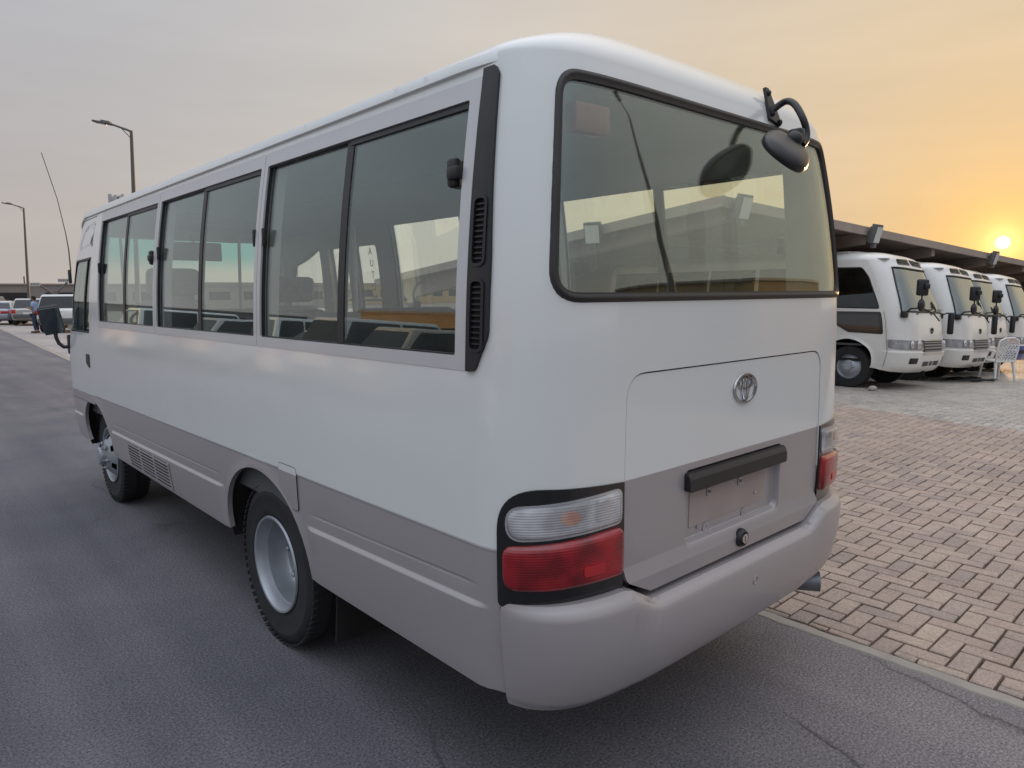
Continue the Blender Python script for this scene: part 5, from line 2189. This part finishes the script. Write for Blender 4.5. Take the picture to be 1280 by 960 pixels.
# ------------------------------------------------------------------ shelter over the row of buses
def build_shelter():
    t = thing('bus_shelter', 'long flat brown steel shelter with floodlights along its edge, over the parked buses', 'shelter', (7.1, 4.5, 0))
    X1, D = 34.0, 9.5
    sxz, syz = -.030, -.105          # fall along the front edge and towards the back

    def z(x, y):                     # underside of the fascia, local coordinates
        return 2.87 + sxz * x + syz * y
    b = B()
    nx = 12
    xs = np.linspace(0, X1, nx + 1)
    # roof sheet
    vs = [(x, y, z(x, y) + h) for h in (.06, .12) for y in (-.02, D) for x in xs]
    n = nx + 1
    fs = []
    for i in range(nx):
        fs += [(i, n + i, n + i + 1, i + 1), (2 * n + i, 2 * n + i + 1, 3 * n + i + 1, 3 * n + i), (i, i + 1, 2 * n + i + 1, 2 * n + i), (n + i, 3 * n + i, 3 * n + i + 1, n + i + 1)]
    fs += [(0, 2 * n, 3 * n, n), (n - 1, 2 * n - 1, 4 * n - 1, 3 * n - 1)]
    b.add(vs, fs)
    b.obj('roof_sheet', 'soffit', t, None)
    # fascia boards along the front and the left end
    for i in range(5):
        b = B()
        x0, x1 = X1 * i / 5 + .006, X1 * (i + 1) / 5 - .006
        vs = []
        for x in (x0, x1):
            for y in (-.09, -.022):
                vs += [(x, y, z(x, 0)), (x, y, z(x, 0) + .155)]
        b.add(vs, [(0, 1, 3, 2), (4, 6, 7, 5), (0, 4, 5, 1), (2, 3, 7, 6), (1, 5, 7, 3), (0, 2, 6, 4)])
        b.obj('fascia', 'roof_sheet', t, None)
    for i in range(2):
        b = B()
        y0, y1 = D * i / 2 - (.09 if i == 0 else 0), D * (i + 1) / 2 - .006
        vs = []
        for y in (y0, y1):
            for x in (-.09, -.022):
                vs += [(x, y, z(0, y)), (x, y, z(0, y) + .155)]
        b.add(vs, [(0, 1, 3, 2), (4, 6, 7, 5), (0, 4, 5, 1), (2, 3, 7, 6), (1, 5, 7, 3), (0, 2, 6, 4)])
        b.obj('fascia', 'roof_sheet', t, None)
    # deep cross beams and posts at the back
    for x in (.25, 5.1, 9.0, 13.0, 17.0, 21.5, 26.0, 30.5):
        b = B()
        vs = []
        for y, h in ((.0, .22), (D - .3, .50)):
            for xx in (x - .10, x + .10):
                vs += [(xx, y, z(x, y) + .058 - h), (xx, y, z(x, y) + .058)]
        b.add(vs, [(0, 1, 3, 2), (4, 6, 7, 5), (0, 4, 5, 1), (2, 3, 7, 6), (1, 5, 7, 3), (0, 2, 6, 4)])
        b.obj('beam', 'shed_steel', t, None)
        b = B()
        b.box((x, D - 1.2, (z(x, D - 1.2) - .6) / 2), (.22, .22, z(x, D - 1.2) + .6))
        b.obj('post', 'shed_steel', t, None)
    for y in (2.0, 4.2, 6.4):
        b = B()
        vs = []
        for x in (0.0, X1 - .1):
            for yy in (y - .05, y + .05):
                vs += [(x, yy, z(x, y) - .08), (x, yy, z(x, y) + .056)]
        b.add(vs, [(0, 1, 3, 2), (4, 6, 7, 5), (0, 4, 5, 1), (2, 3, 7, 6), (1, 5, 7, 3), (0, 2, 6, 4)])
        b.obj('purlin', 'shed_steel', t, None)
    # floodlights hung on the beam ends
    for x, y, r in ((.25, -.16, 0), (5.1, -.16, 0), (13.0, -.16, 0), (21.5, -.16, 0), (-.16, 2.3, -70)):
        fl = thing_part('floodlight', t, (x, y, z(x, max(y, 0))))
        fl.rotation_euler = (0, 0, rad(r))
        Rm = Matrix.Rotation(rad(14), 3, 'X')
        b = B()
        b.box((0, -.05, .02), (.30, .10, .36), Rm, bevel=.012)
        for k in range(5):
            b.box((-.10 + .05 * k, .015, .02), (.012, .05, .28), Rm)
        b.obj('lamp_housing', 'pole_steel', fl, 40)
        b = B()
        b.box(Rm @ Vector((0, -.104, .02)) + Vector((0, 0, 0)), (.25, .008, .30), Rm)
        b.obj('lamp_glass', 'lamp_glass', fl, None)
        b = B()
        b.box((0, .03, .05), (.05, .14, .05))
        b.box((0, .02, -.08), (.04, .05, .22))
        b.box((0, -.02, -.20), (.12, .08, .09), bevel=.01)
        b.obj('lamp_bracket', 'pole_steel', fl, None)
    return t


M('lamp_glass', (.62, .62, .60), .2, coat=.5)
build_shelter()


# ------------------------------------------------------------------ street lamps
def at(px, D, z=0.0):
    """Ground point at image column px and depth D in front of the camera."""
    k = (px - 640) / FPX
    v = CAM[:2] + D * (np.array([_sy, _cy]) + k * np.array([_r.x, _r.y]))
    return (float(v[0]), float(v[1]), z)


def street_lamp(x, y, h, arm_az, arm, label, group, z0=0.0, lean=0.0):
    t = thing('street_lamp', label, 'street lamp', (x, y, z0), 0, group)
    b = B()
    b.tube([(0, 0, 0), (0, 0, h * .5), (0, 0, h - .25), (0, 0, h)], [.10, .085, .06, .055], 12)
    b.box((0, 0, .015), (.36, .36, .03))
    b.obj('pole', 'pole_steel', t, 50)
    d = Vector((math.sin(arm_az), math.cos(arm_az), 0))
    b = B()
    b.tube([Vector((0, 0, h - .05)), d * .12 + Vector((0, 0, h + .02)), d * arm + Vector((0, 0, h + .22))], [.045, .04, .035], 10)
    b.tube([Vector((0, 0, h - .3)), d * .35 + Vector((0, 0, h + .07))], .015, 6)
    b.obj('arm', 'pole_steel', t, 50)
    b = B()
    Rm = Matrix.Rotation(-arm_az, 3, 'Z') @ Matrix.Rotation(rad(9), 3, 'X')
    e = d * (arm + .32) + Vector((0, 0, h + .27))
    b.box(e, (.26, .70, .07), Rm, bevel=.025)
    b.box(e + d * -.12 + Vector((0, 0, .03)), (.2, .34, .08), Rm, bevel=.02)
    b.obj('lamp_head', 'pole_steel', t, 50)
    b = B()
    b.box(e + d * .08 + Vector((0, 0, -.035)), (.18, .38, .012), Rm)
    b.obj('lamp_lens', 'lamp_glass', t, None)
    if lean:
        t.rotation_euler = (0, lean, 0)
    return t


LG = 'tall street lamps along the yard'
street_lamp(5.32, 28.25, 7.75, rad(-48), .72, 'tall dark street lamp rising behind the roof of the near minibus', LG, lean=.03)
street_lamp(6.30, 59.65, 7.95, rad(-48), .80, 'farther street lamp rising from behind the parked silver car', LG, lean=.03)
for px, D, h, lab in ((376, 120, 7.5, 'left one of two small far street lamps seen through the windows of the near minibus'), (441, 110, 8, 'right one of two small far street lamps seen through the windows of the near minibus')):
    street_lamp(*at(px, D)[:2], h, rad(60), 1.2, lab, 'far street lamps seen through the bus windows')
street_lamp(9.3, -6.9, 8.0, rad(-60), 1.2, 'street lamp beside the yard, mirrored in the rear window', LG, float(gz(9.3)))


# ------------------------------------------------------------------ cars
def car(kind, paint, label, loc, az, group, lit=False):
    """Parked car, local +y is its nose, origin on the ground under its middle."""
    t = thing('parked_car', label, 'car', loc, -az, group)
    S_ = {'sedan': dict(L=4.65, W=.90, belt=.93, hood=.86, boot=.98, roof=1.43, ws0=1.05, ws1=.35, rw1=-1.10, rw0=-1.72, sill=.30),
          'suv': dict(L=4.80, W=.96, belt=1.12, hood=1.08, boot=1.12, roof=1.80, ws0=1.15, ws1=.55, rw1=-1.98, rw0=-2.26, sill=.40),
          'estate': dict(L=4.60, W=.92, belt=1.0, hood=.92, boot=1.02, roof=1.62, ws0=1.10, ws1=.40, rw1=-1.72, rw0=-2.16, sill=.32),
          'van': dict(L=4.9, W=.93, belt=1.10, hood=1.08, boot=1.10, roof=1.86, ws0=1.75, ws1=1.20, rw1=-2.30, rw0=-2.40, sill=.36),
          'pickup': dict(L=5.2, W=.92, belt=1.08, hood=1.02, boot=1.05, roof=1.76, ws0=.95, ws1=.45, rw1=-.85, rw0=-1.02, sill=.42)}[kind]
    L, W = S_['L'], S_['W']
    h = L / 2
    # lower body: stations along the length
    ys = np.array([-h, -h + .06, -h + .22, -h + .6, -1.0, 0, 1.0, h - .75, h - .35, h - .10, h])
    wk = np.array([.86, .93, .975, 1.0, 1.0, 1.0, 1.0, .985, .95, .86, .74])
    top = np.interp(ys, [-h, -h + .08, S_['rw0'] + .05, S_['ws0'], h - .35, h], [S_['boot'] - .10, S_['boot'] - .02, S_['boot'], S_['belt'], S_['hood'] - .06, S_['hood'] - .30])
    bot = np.interp(ys, [-h, -h + .4, h - .5, h], [S_['sill'] + .06, S_['sill'] - .06, S_['sill'] - .06, S_['sill']])
    vs, fs = [], []
    for y, k, a, z0 in zip(ys, wk, top, bot):
        w = W * k
        half_ = [(w * .86, z0), (w * .965, z0 + .08), (w, z0 + .26), (w * 1.0, a - .22), (w * .965, a - .06), (w * .90, a), (w * .45, a + .025)]
        vs += [(x, y, z) for x, z in half_] + [(-x, y, z) for x, z in half_[::-1]]
    m = 14
    for i in range(len(ys) - 1):
        for k in range(m):
            fs.append((i * m + k, i * m + (k + 1) % m, (i + 1) * m + (k + 1) % m, (i + 1) * m + k))
    fs += [tuple(range(m)), tuple((len(ys) - 1) * m + k for k in range(m))[::-1]]
    b = B()
    b.add(vs, fs)
    b.obj('body', paint, t, 38)
    # cabin
    zb, zr = S_['belt'] - .03, S_['roof']
    wb, wt = W * .93, W * (.72 if kind == 'sedan' else .76)
    bm = bmesh.new()
    c = [(wb, S_['rw0'], zb), (wb, S_['ws0'], zb), (wt, S_['ws1'], zr), (wt, S_['rw1'], zr)]
    V = [bm.verts.new(p) for p in c] + [bm.verts.new((-p[0], p[1], p[2])) for p in c]
    for q in ((0, 1, 2, 3), (7, 6, 5, 4), (1, 5, 6, 2), (2, 6, 7, 3), (3, 7, 4, 0), (0, 4, 5, 1)):
        bm.faces.new([V[i] for i in q])
    bmesh.ops.recalc_face_normals(bm, faces=bm.faces)
    bmesh.ops.bevel(bm, geom=[e for e in bm.edges if not (e.verts[0].co.z < zb + .01 and e.verts[1].co.z < zb + .01)], offset=.085, segments=3, affect='EDGES', profile=.6)
    bm.verts.index_update()
    b = B()
    b.add([v.co[:] for v in bm.verts], [[v.index for v in f.verts] for f in bm.faces])
    bm.free()
    b.obj('cabin', paint, t, 40)

    def quad(name, pts, mat, out=.006, parent=t, ins=.06):
        p = [Vector(q) for q in pts]
        n = (p[1] - p[0]).cross(p[3] - p[0]).normalized()
        c = sum(p, Vector()) / 4
        p = [q + (c - q).normalized() * ins + n * out for q in p]
        r = []
        for i in range(4):
            a, d, e = p[i], p[i - 1], p[(i + 1) % 4]
            for u in (0, .5, 1):
                q0, q1 = a + (d - a).normalized() * .05, a + (e - a).normalized() * .05
                r.append((1 - u) ** 2 * q0 + 2 * u * (1 - u) * a + u * u * q1)
        k = len(r)
        b = B()
        b.add([v[:] for v in r] + [(v - n * .02)[:] for v in r], [tuple(range(k))] + [(i, (i + 1) % k, k + (i + 1) % k, k + i)[::-1] for i in range(k)])
        return b.obj(name, mat, parent, None)
    z1 = zb + .04
    f_ = lambda y0, y1, z: y0 + (y1 - y0) * (z - zb) / (zr - zb)
    wz = lambda z: wb + (wt - wb) * (z - zb) / (zr - zb)
    zt = zr - .07
    quad('windscreen', [(wz(z1), f_(S_['ws0'], S_['ws1'], z1), z1), (-wz(z1), f_(S_['ws0'], S_['ws1'], z1), z1), (-wz(zt), f_(S_['ws0'], S_['ws1'], zt), zt), (wz(zt), f_(S_['ws0'], S_['ws1'], zt), zt)], 'car_glass', .004)
    quad('rear_window', [(-wz(z1), f_(S_['rw0'], S_['rw1'], z1), z1), (wz(z1), f_(S_['rw0'], S_['rw1'], z1), z1), (wz(zt), f_(S_['rw0'], S_['rw1'], zt), zt), (-wz(zt), f_(S_['rw0'], S_['rw1'], zt), zt)], 'car_glass', .004)
    y_r, y_f = S_['rw0'] + .16, S_['ws0'] - .12
    mid = (y_r + y_f) / 2
    for s in (-1, 1):
        for a0, a1, r0, r1 in ((y_r, mid, S_['rw1'] + .12, mid), (mid, y_f, mid, S_['ws1'] - .02)):
            pts = [(s * wz(z1), a0, z1), (s * wz(z1), a1, z1), (s * wz(zt), r1, zt), (s * wz(zt), r0, zt)]
            quad('side_window', pts if s > 0 else pts[::-1], 'car_glass', .004, ins=.035)
        b = B()
        tl = .16 if kind in ('suv', 'van', 'pickup') else .22
        if kind in ('suv', 'van', 'estate'):
            b.box((s * W * .80, -h + .055, S_['belt'] - .16), (.24, .12, .26), bevel=.03)
        else:
            b.box((s * W * .66, -h + .045, S_['boot'] - .20), (.44, .12, .17), bevel=.03)
        b.obj('tail_light', 'red_plain', t, 40)
        b = B()
        b.box((s * W * .68, h - .16, S_['hood'] - .22), (.36, .18, .15), bevel=.04)
        b.obj('headlight', 'reflector', t, 40)
        b = B()
        b.box((s * (W + .06), S_['ws0'] - .30, S_['belt'] + .02), (.16, .10, .13), bevel=.03)
        b.obj('door_mirror', paint, t, 40)
        for yw in (-h + .95, h - .92):
            w_ = thing_part('wheel', t, (s * (W - .20), yw, .33))
            b = B()
            b.lathe([(.20, 0), (.30, -.01 * s), (.335, .02 * s), (.335, .18 * s), (.30, .205 * s), (.21, .20 * s)], 24)
            b.obj('tyre', 'tyre_rubber', w_, 40)
            b = B()
            b.lathe([(.21, .19 * s), (.19, .185 * s), (.17, .16 * s), (.06, .175 * s), (.001, .18 * s)], 20)
            b.obj('rim', 'steel_wheel', w_, 40)
            b = B()
            vs, fs = [(s * (W + .004), yw, .36)], []
            for k in range(17):
                a = -.25 + (math.pi + .5) * k / 16
                vs.append((s * (W + .004), yw + .39 * math.cos(a), .34 + .39 * math.sin(a)))
            b.box((s * (W - .19), yw, .36), (.385, .70, .68), bevel=.2)
            b.obj('wheel_arch', 'underbody', t, 40)
    b = B()
    b.box((0, -h - .02, .55), (W * 1.7, .10, .26), bevel=.04)
    b.box((0, h - .12, .50), (W * 1.45, .16, .24), bevel=.05)
    b.obj('bumper', 'bumper_grey' if kind in ('suv', 'pickup', 'estate') else paint, t, 40)
    b = B()
    b.box((0, -h - .012, S_['boot'] - .30), (.52, .03, .13))
    b.obj('number_plate', 'plastic_white', t, None)
    return t


M('car_glass', (.016, .019, .021), .12, coat=.35, var=.1, spec=.4)
M('bumper_grey', (.10, .10, .105), .5)
M('car_silver', (.46, .45, .44), .3, metal=.35, coat=.5, var=.03)
M('car_bluegrey', (.34, .38, .44), .3, metal=.3, coat=.5, var=.03)
M('car_white', (.74, .74, .73), .28, coat=.5, var=.03)
M('car_beige', (.50, .44, .36), .32, coat=.5, var=.03)
M('car_dark', (.05, .055, .065), .25, coat=.7)


CG = 'cars parked along the far side of the road'
car('estate', 'car_silver', 'silver grey estate car with dark rear bumper and red tail lamps, behind the standing man', at(47, 45), rad(16), CG)
car('sedan', 'car_bluegrey', 'blue grey saloon car at the left edge, its boot beside the silver estate', at(9, 46), rad(20), CG)
car('sedan', 'car_white', 'white saloon car farther back above the blue grey one', at(6, 56), rad(30), CG)
car('sedan', 'car_beige', 'beige car farther back, seen behind the head of the standing man', at(62, 58), rad(22), CG)
car('suv', 'car_white', 'tall white off-road car between the man and the near minibus', at(93, 36), rad(24), CG)
car('van', 'car_white', 'white van far back, beyond the tall white off-road car', at(100, 66), rad(24), CG)
car('sedan', 'car_dark', 'dark saloon car far back above the boot of the silver estate', at(30, 60), rad(24), CG)
car('suv', 'car_dark', 'dark off-road car at the left edge, far beyond the blue grey saloon', at(-4, 66), rad(24), CG)
car('sedan', 'car_white', 'white saloon car far back between the silver estate and the standing man', at(46, 76), rad(24), CG)
MG = 'parked cars mirrored in the side windows of the near minibus'
row = [('sedan', 'car_white', 'white saloon car'), ('sedan', 'car_silver', 'silver saloon car'), ('suv', 'car_white', 'white off-road car'), ('estate', 'car_beige', 'beige estate car'), ('suv', 'car_white', 'tall white off-road car'),
       ('sedan', 'car_white', 'white saloon car'), ('pickup', 'car_white', 'white pickup'), ('estate', 'car_silver', 'silver estate car'), ('sedan', 'car_dark', 'dark saloon car'), ('van', 'car_white', 'white van'), ('suv', 'car_beige', 'beige off-road car'), ('sedan', 'car_white', 'white saloon car')]
for i, (k, c, d) in enumerate(row):
    car(k, c, ('first', 'second', 'third', 'fourth', 'fifth', 'sixth', 'seventh', 'eighth', 'ninth', 'tenth', 'eleventh', 'last')[i] + ' in the mirrored row across the road, a ' + d, (-9.2 - (i % 3) * .25, 2.5 + 2.75 * i, 0), rad(-90 + (i * 7 % 5) - 2), MG)


# ------------------------------------------------------------------ far buildings, signs, mast
def building(name, label, x0, x1, y0, y1, h, mat, cat='building', roof='roof_sheet', bays=6, face='y0'):
    t = thing(name, label, cat, ((x0 + x1) / 2, (y0 + y1) / 2, 0))
    w, d = x1 - x0, y1 - y0
    b = B()
    b.box((0, 0, h / 2 - .5), (w, d, h + 1))
    b.obj('wall', mat, t, None)
    b = B()
    b.box((0, 0, h + .12), (w + .5, d + .5, .22))
    b.obj('roof', roof, t, None)
    for k in range(bays):
        b = B()
        if face == 'y0':
            x = -w / 2 + w * (k + .5) / bays
            b.box((x, -d / 2 - .01, h * .45), (w / bays * .6, .08, h * .42))
        elif face == 'x1':
            y = -d / 2 + d * (k + .5) / bays
            b.box((w / 2 + .01, y, h * .40), (.08, d / bays * .6, h * .5))
        else:
            y = -d / 2 + d * (k + .5) / bays
            b.box((-w / 2 - .01, y, h * .40), (.08, d / bays * .6, h * .5))
        b.obj('window', 'car_glass', t, None)
    return t


fb = building('warehouse', 'long low brown building across the far end of the road', -75, 75, 148, 165, 3.9, 'far_wall', bays=22)
fb.rotation_euler = (0, 0, rad(-4))
for px, h in ((6, 1.0), (40, 2.2), (49, .8)):
    b = B()
    x, y, _ = at(px, 152)
    v = Vector((x, y, 4.1)) - Vector(fb.location)
    v = Matrix.Rotation(rad(4), 3, 'Z') @ v
    b.tube([(v.x, v.y + 4, 4.0), (v.x, v.y + 4, 4.1 + h)], .14, 8)
    b.obj('vent_pipe', 'pole_steel', fb)
building('shop', 'long tan building with shop windows across the road, mirrored in the bus', -33, -26, -6, 44, 3.0, 'tan_wall', bays=12, face='x1')
building('shop', 'tan building beside the yard, mirrored in the rear window of the near minibus', 19, 30, -22, -10.5, 3.3, 'tan_wall', bays=4, face='x0')
building('warehouse', 'wide sand coloured building seen far off through the bus windows', 60, 150, 185, 200, 5.0, 'tan_wall', bays=14)

# pale name boards on two crossed slanting arms, at the far end of the road
sg = thing('sign_gantry', 'two pale name boards on dark slanting arms beyond the parked cars', 'sign', at(74, 92))
for (xa, za), (xb, zb_) in (((0, 2.0), (-1.55, 3.3)), ((0, 2.0), (1.5, 3.6))):
    b = B()
    b.tube([(xa, 0, za), (xb, 0, zb_)], .14, 8)
    b.obj('arm', 'pole_steel', sg)
b = B()
b.tube([(0, 0, 0), (0, 0, 2.1)], .12, 8)
b.obj('post', 'pole_steel', sg)
for cx_, cz, w_ in ((-2.0, 3.35, 1.1), (1.1, 3.85, 1.25)):
    b = B()
    b.box((cx_, -.2, cz), (w_, .08, .44))
    s_ = b.obj('name_board', 'sign_board', sg, None)
    for k in range(5):
        b = B()
        b.box((cx_ - w_ * .34 + w_ * .17 * k, -.245, cz), (w_ * .07, .02, .2))
        b.obj('letter_stroke', 'bumper_grey', s_, None)
sg.rotation_euler = (0, 0, rad(-10))

# cellular mast behind the bus roof
ms = thing('antenna_mast', 'cluster of pale antenna panels on a mast showing above the minibus roof', 'mast', at(161, 80))
b = B()
b.tube([(0, 0, 0), (0, 0, 12.6)], [.22, .16], 10)
b.obj('pole', 'pole_steel', ms, 50)
for k in range(6):
    a = k * math.pi / 3
    b = B()
    b.box((.75 * math.cos(a), .75 * math.sin(a), 12.1), (.34, .30, 1.5 if k % 2 else 1.2), Matrix.Rotation(a, 3, 'Z'), bevel=.05)
    b.box((.38 * math.cos(a), .38 * math.sin(a), 11.9), (.5, .06, .06), Matrix.Rotation(a, 3, 'Z'))
    b.obj('antenna_panel', 'sign_board', ms, 40)


# ------------------------------------------------------------------ small things in the yard
def plastic_chair(loc, rz):
    t = thing('plastic_chair', 'white plastic chair with a lattice back, standing before the third minibus', 'chair', loc, rz)
    b = B()
    b.box((0, 0, .43), (.46, .44, .03), bevel=.012)
    b.obj('seat', 'plastic_white', t, 40)
    for sx_ in (-1, 1):
        for sy_ in (-1, 1):
            b = B()
            p = [(sx_ * .20, sy_ * .18, .42), (sx_ * .24, sy_ * .23, 0)]
            b.tube(p, [.032, .022], 8)
            b.obj('leg', 'plastic_white', t, 40)
        b = B()
        b.tube([(sx_ * .23, .16, .44), (sx_ * .27, .18, .64), (sx_ * .27, -.16, .66), (sx_ * .235, -.22, .62)], .022, 8)
        b.obj('armrest', 'plastic_white', t, 50)
    # back: frame and a diagonal lattice
    Rm = Matrix.Rotation(rad(10), 3, 'X')
    o = Vector((0, -.20, .44))
    b = B()
    fr = [(-.22, 0, 0), (-.24, 0, .25), (-.22, 0, .44), (-.10, 0, .50), (.10, 0, .50), (.22, 0, .44), (.24, 0, .25), (.22, 0, 0)]
    b.tube([o + Rm @ Vector(p) for p in fr], .020, 8)
    b.obj('back_frame', 'plastic_white', t, 50)
    for k in range(-6, 7):
        for sg_ in (-1, 1):
            x0 = k * .075
            pts = []
            for u in np.linspace(0, .47, 9):
                x = x0 + sg_ * (u - .235)
                if abs(x) < .225:
                    pts.append(o + Rm @ Vector((x, .004 * sg_, u)))
            if len(pts) > 1:
                b = B()
                b.tube([pts[0], pts[-1]], .013, 4)
                b.obj('lattice_bar', 'plastic_white', t, None)
    return t


cp = at(1250, 15.2)
plastic_chair((cp[0], cp[1], float(gz(cp[0])) + .004), rad(-35))
b = B()
cx0 = np.array(at(1213, 15.0))
pts = []
for k in range(90):
    a = k * .55
    r_ = .30 + .12 * math.sin(k * .37) + .05 * math.sin(k * 1.3)
    x, y = cx0[0] + r_ * 1.3 * math.cos(a) + .003 * k, cx0[1] + r_ * math.sin(a)
    pts.append((x, y, float(gz(x)) + .018 + .012 * (k % 7) / 2))
b.tube(pts, .014, 6)
tag(b.obj('cable', 'cable_black', None, 60), 'heap of black cable coiled on the paving before the second minibus', 'cable')
b = B()
b.sphere((0, 0, 0), (.10, .07, .05), 10, 7)
st = b.obj('stone', 'stone', None, 50, loc=(10.72, 3.62, float(gz(10.7)) + .045))
tag(st, 'small pale stone lying beside the front wheel of the first parked minibus', 'stone')


# ------------------------------------------------------------------ the man standing by the silver car
def build_person():
    x, y, _ = at(47.5, 33.6)
    t = thing('person', 'man in a light blue shirt and dark jeans, hands held up before his chest', 'person', (x, y, 0), rad(60))

    def skin(name, verts, edges, radii, mat, sub=2):
        me = bpy.data.meshes.new(name)
        me.from_pydata(verts, edges, [])
        me.materials.append(MATS[mat])
        o = bpy.data.objects.new(name, me)
        COL.objects.link(o)
        o.parent = t
        md = o.modifiers.new('skin', 'SKIN')
        md.use_smooth_shade = True
        for v, r in zip(me.skin_vertices[0].data, radii):
            v.radius = r if isinstance(r, tuple) else (r, r)
        me.skin_vertices[0].data[0].use_root = True
        s = o.modifiers.new('sub', 'SUBSURF')
        s.levels = s.render_levels = sub
        dg = bpy.context.evaluated_depsgraph_get()
        m2 = bpy.data.meshes.new_from_object(o.evaluated_get(dg))
        o.modifiers.clear()
        o.data = m2
        return o
    # faces +y locally; one surface for head, neck, trunk, arms with hands, legs
    v = [(0, 0, .92), (0, .0, 1.12), (0, -.01, 1.32), (0, 0, 1.44), (0, .015, 1.50), (0, .03, 1.575), (0, .03, 1.66),      # trunk, neck, head 0-6
         (-.18, 0, 1.39), (-.23, .02, 1.12), (-.10, .24, 1.18), (-.06, .30, 1.22),                                        # left arm 7-10
         (.18, 0, 1.39), (.23, .04, 1.12), (.10, .25, 1.15), (.03, .30, 1.19),                                            # right arm 11-14
         (-.10, 0, .86), (-.11, .03, .48), (-.11, -.02, .10), (-.12, .11, .04),                                           # left leg 15-18
         (.10, 0, .86), (.12, .02, .48), (.13, -.03, .10), (.14, .10, .04)]                                               # right leg 19-22
    e = [(0, 1), (1, 2), (2, 3), (3, 4), (4, 5), (5, 6), (3, 7), (7, 8), (8, 9), (9, 10), (3, 11), (11, 12), (12, 13), (13, 14), (0, 15), (15, 16), (16, 17), (17, 18), (0, 19), (19, 20), (20, 21), (21, 22)]
    r = [(.15, .11), (.14, .10), (.16, .11), (.09, .08), .052, (.075, .09), (.07, .085), .058, .045, .036, .032, .058, .045, .036, .032, .085, .058, .042, .035, .085, .058, .042, .035]
    skin('body', v, e, r, 'skin')
    # five fingers on each hand
    for s, hx in ((-1, -.05), (1, .02)):
        for k in range(5):
            a = (k - 2) * .014
            p0 = (hx + s * -.01 + a * .5, .31, 1.215 - a if s < 0 else 1.185 - a)
            b = B()
            ln = (.035, .05, .055, .05, .038)[k]
            b.tube([p0, (p0[0] - s * -.01, p0[1] + ln * .7, p0[2] + .02), (p0[0] - s * -.02, p0[1] + ln * .8, p0[2] + .045)], [.009, .008, .006], 6)
            b.obj('finger', 'skin', t, 60)
    # shirt with short sleeves, jeans, shoes, hair, nose, beard
    skin('shirt', [(0, 0, .90), (0, 0, 1.12), (0, -.01, 1.32), (0, 0, 1.43), (-.18, 0, 1.39), (-.215, .012, 1.22), (.18, 0, 1.39), (.215, .025, 1.22)], [(0, 1), (1, 2), (2, 3), (3, 4), (4, 5), (3, 6), (6, 7)],
         [(.175, .135), (.165, .125), (.18, .13), (.10, .09), .075, .066, .075, .066], 'shirt_blue')
    skin('jeans', [(0, 0, .93), (-.10, 0, .84), (-.11, .03, .48), (-.11, -.02, .12), (.10, 0, .84), (.12, .02, .48), (.13, -.03, .12)], [(0, 1), (1, 2), (2, 3), (0, 4), (4, 5), (5, 6)], [(.165, .125), .10, .074, .062, .10, .074, .062], 'denim')
    for s, x0, y0 in ((-1, -.115, .03), (1, .135, .02)):
        b = B()
        b.box((x0, y0 + .02, .05), (.095, .28, .09), bevel=.035)
        b.obj('shoe', 'shoe_brown', t, 50)
    b = B()
    b.sphere((0, .005, 1.668), (.088, .105, .085), 14, 10)
    b.sphere((0, -.035, 1.62), (.080, .07, .08), 12, 8)
    b.obj('hair', 'hair_dark', t, 60)
    b = B()
    b.sphere((0, .085, 1.555), (.055, .045, .045), 10, 8)
    b.obj('beard', 'hair_dark', t, 60)
    b = B()
    b.sphere((0, .128, 1.605), (.012, .018, .022), 8, 6)
    for s in (-1, 1):
        b.sphere((s * .083, .03, 1.605), (.012, .022, .032), 8, 6)
    b.obj('nose_and_ears', 'skin', t, 60)
    for s in (-1, 1):
        b = B()
        b.sphere((s * .032, .108, 1.632), .011, 8, 6)
        b.obj('eye', 'hair_dark', t, 60)
    return t


M('skin', (.26, .14, .09), .55)
M('shirt_blue', (.28, .40, .60), .85, var=.1, scale=10)
M('denim', (.035, .045, .085), .85, var=.2, scale=20)
M('shoe_brown', (.05, .035, .03), .6)
M('hair_dark', (.012, .010, .009), .7)
build_person()
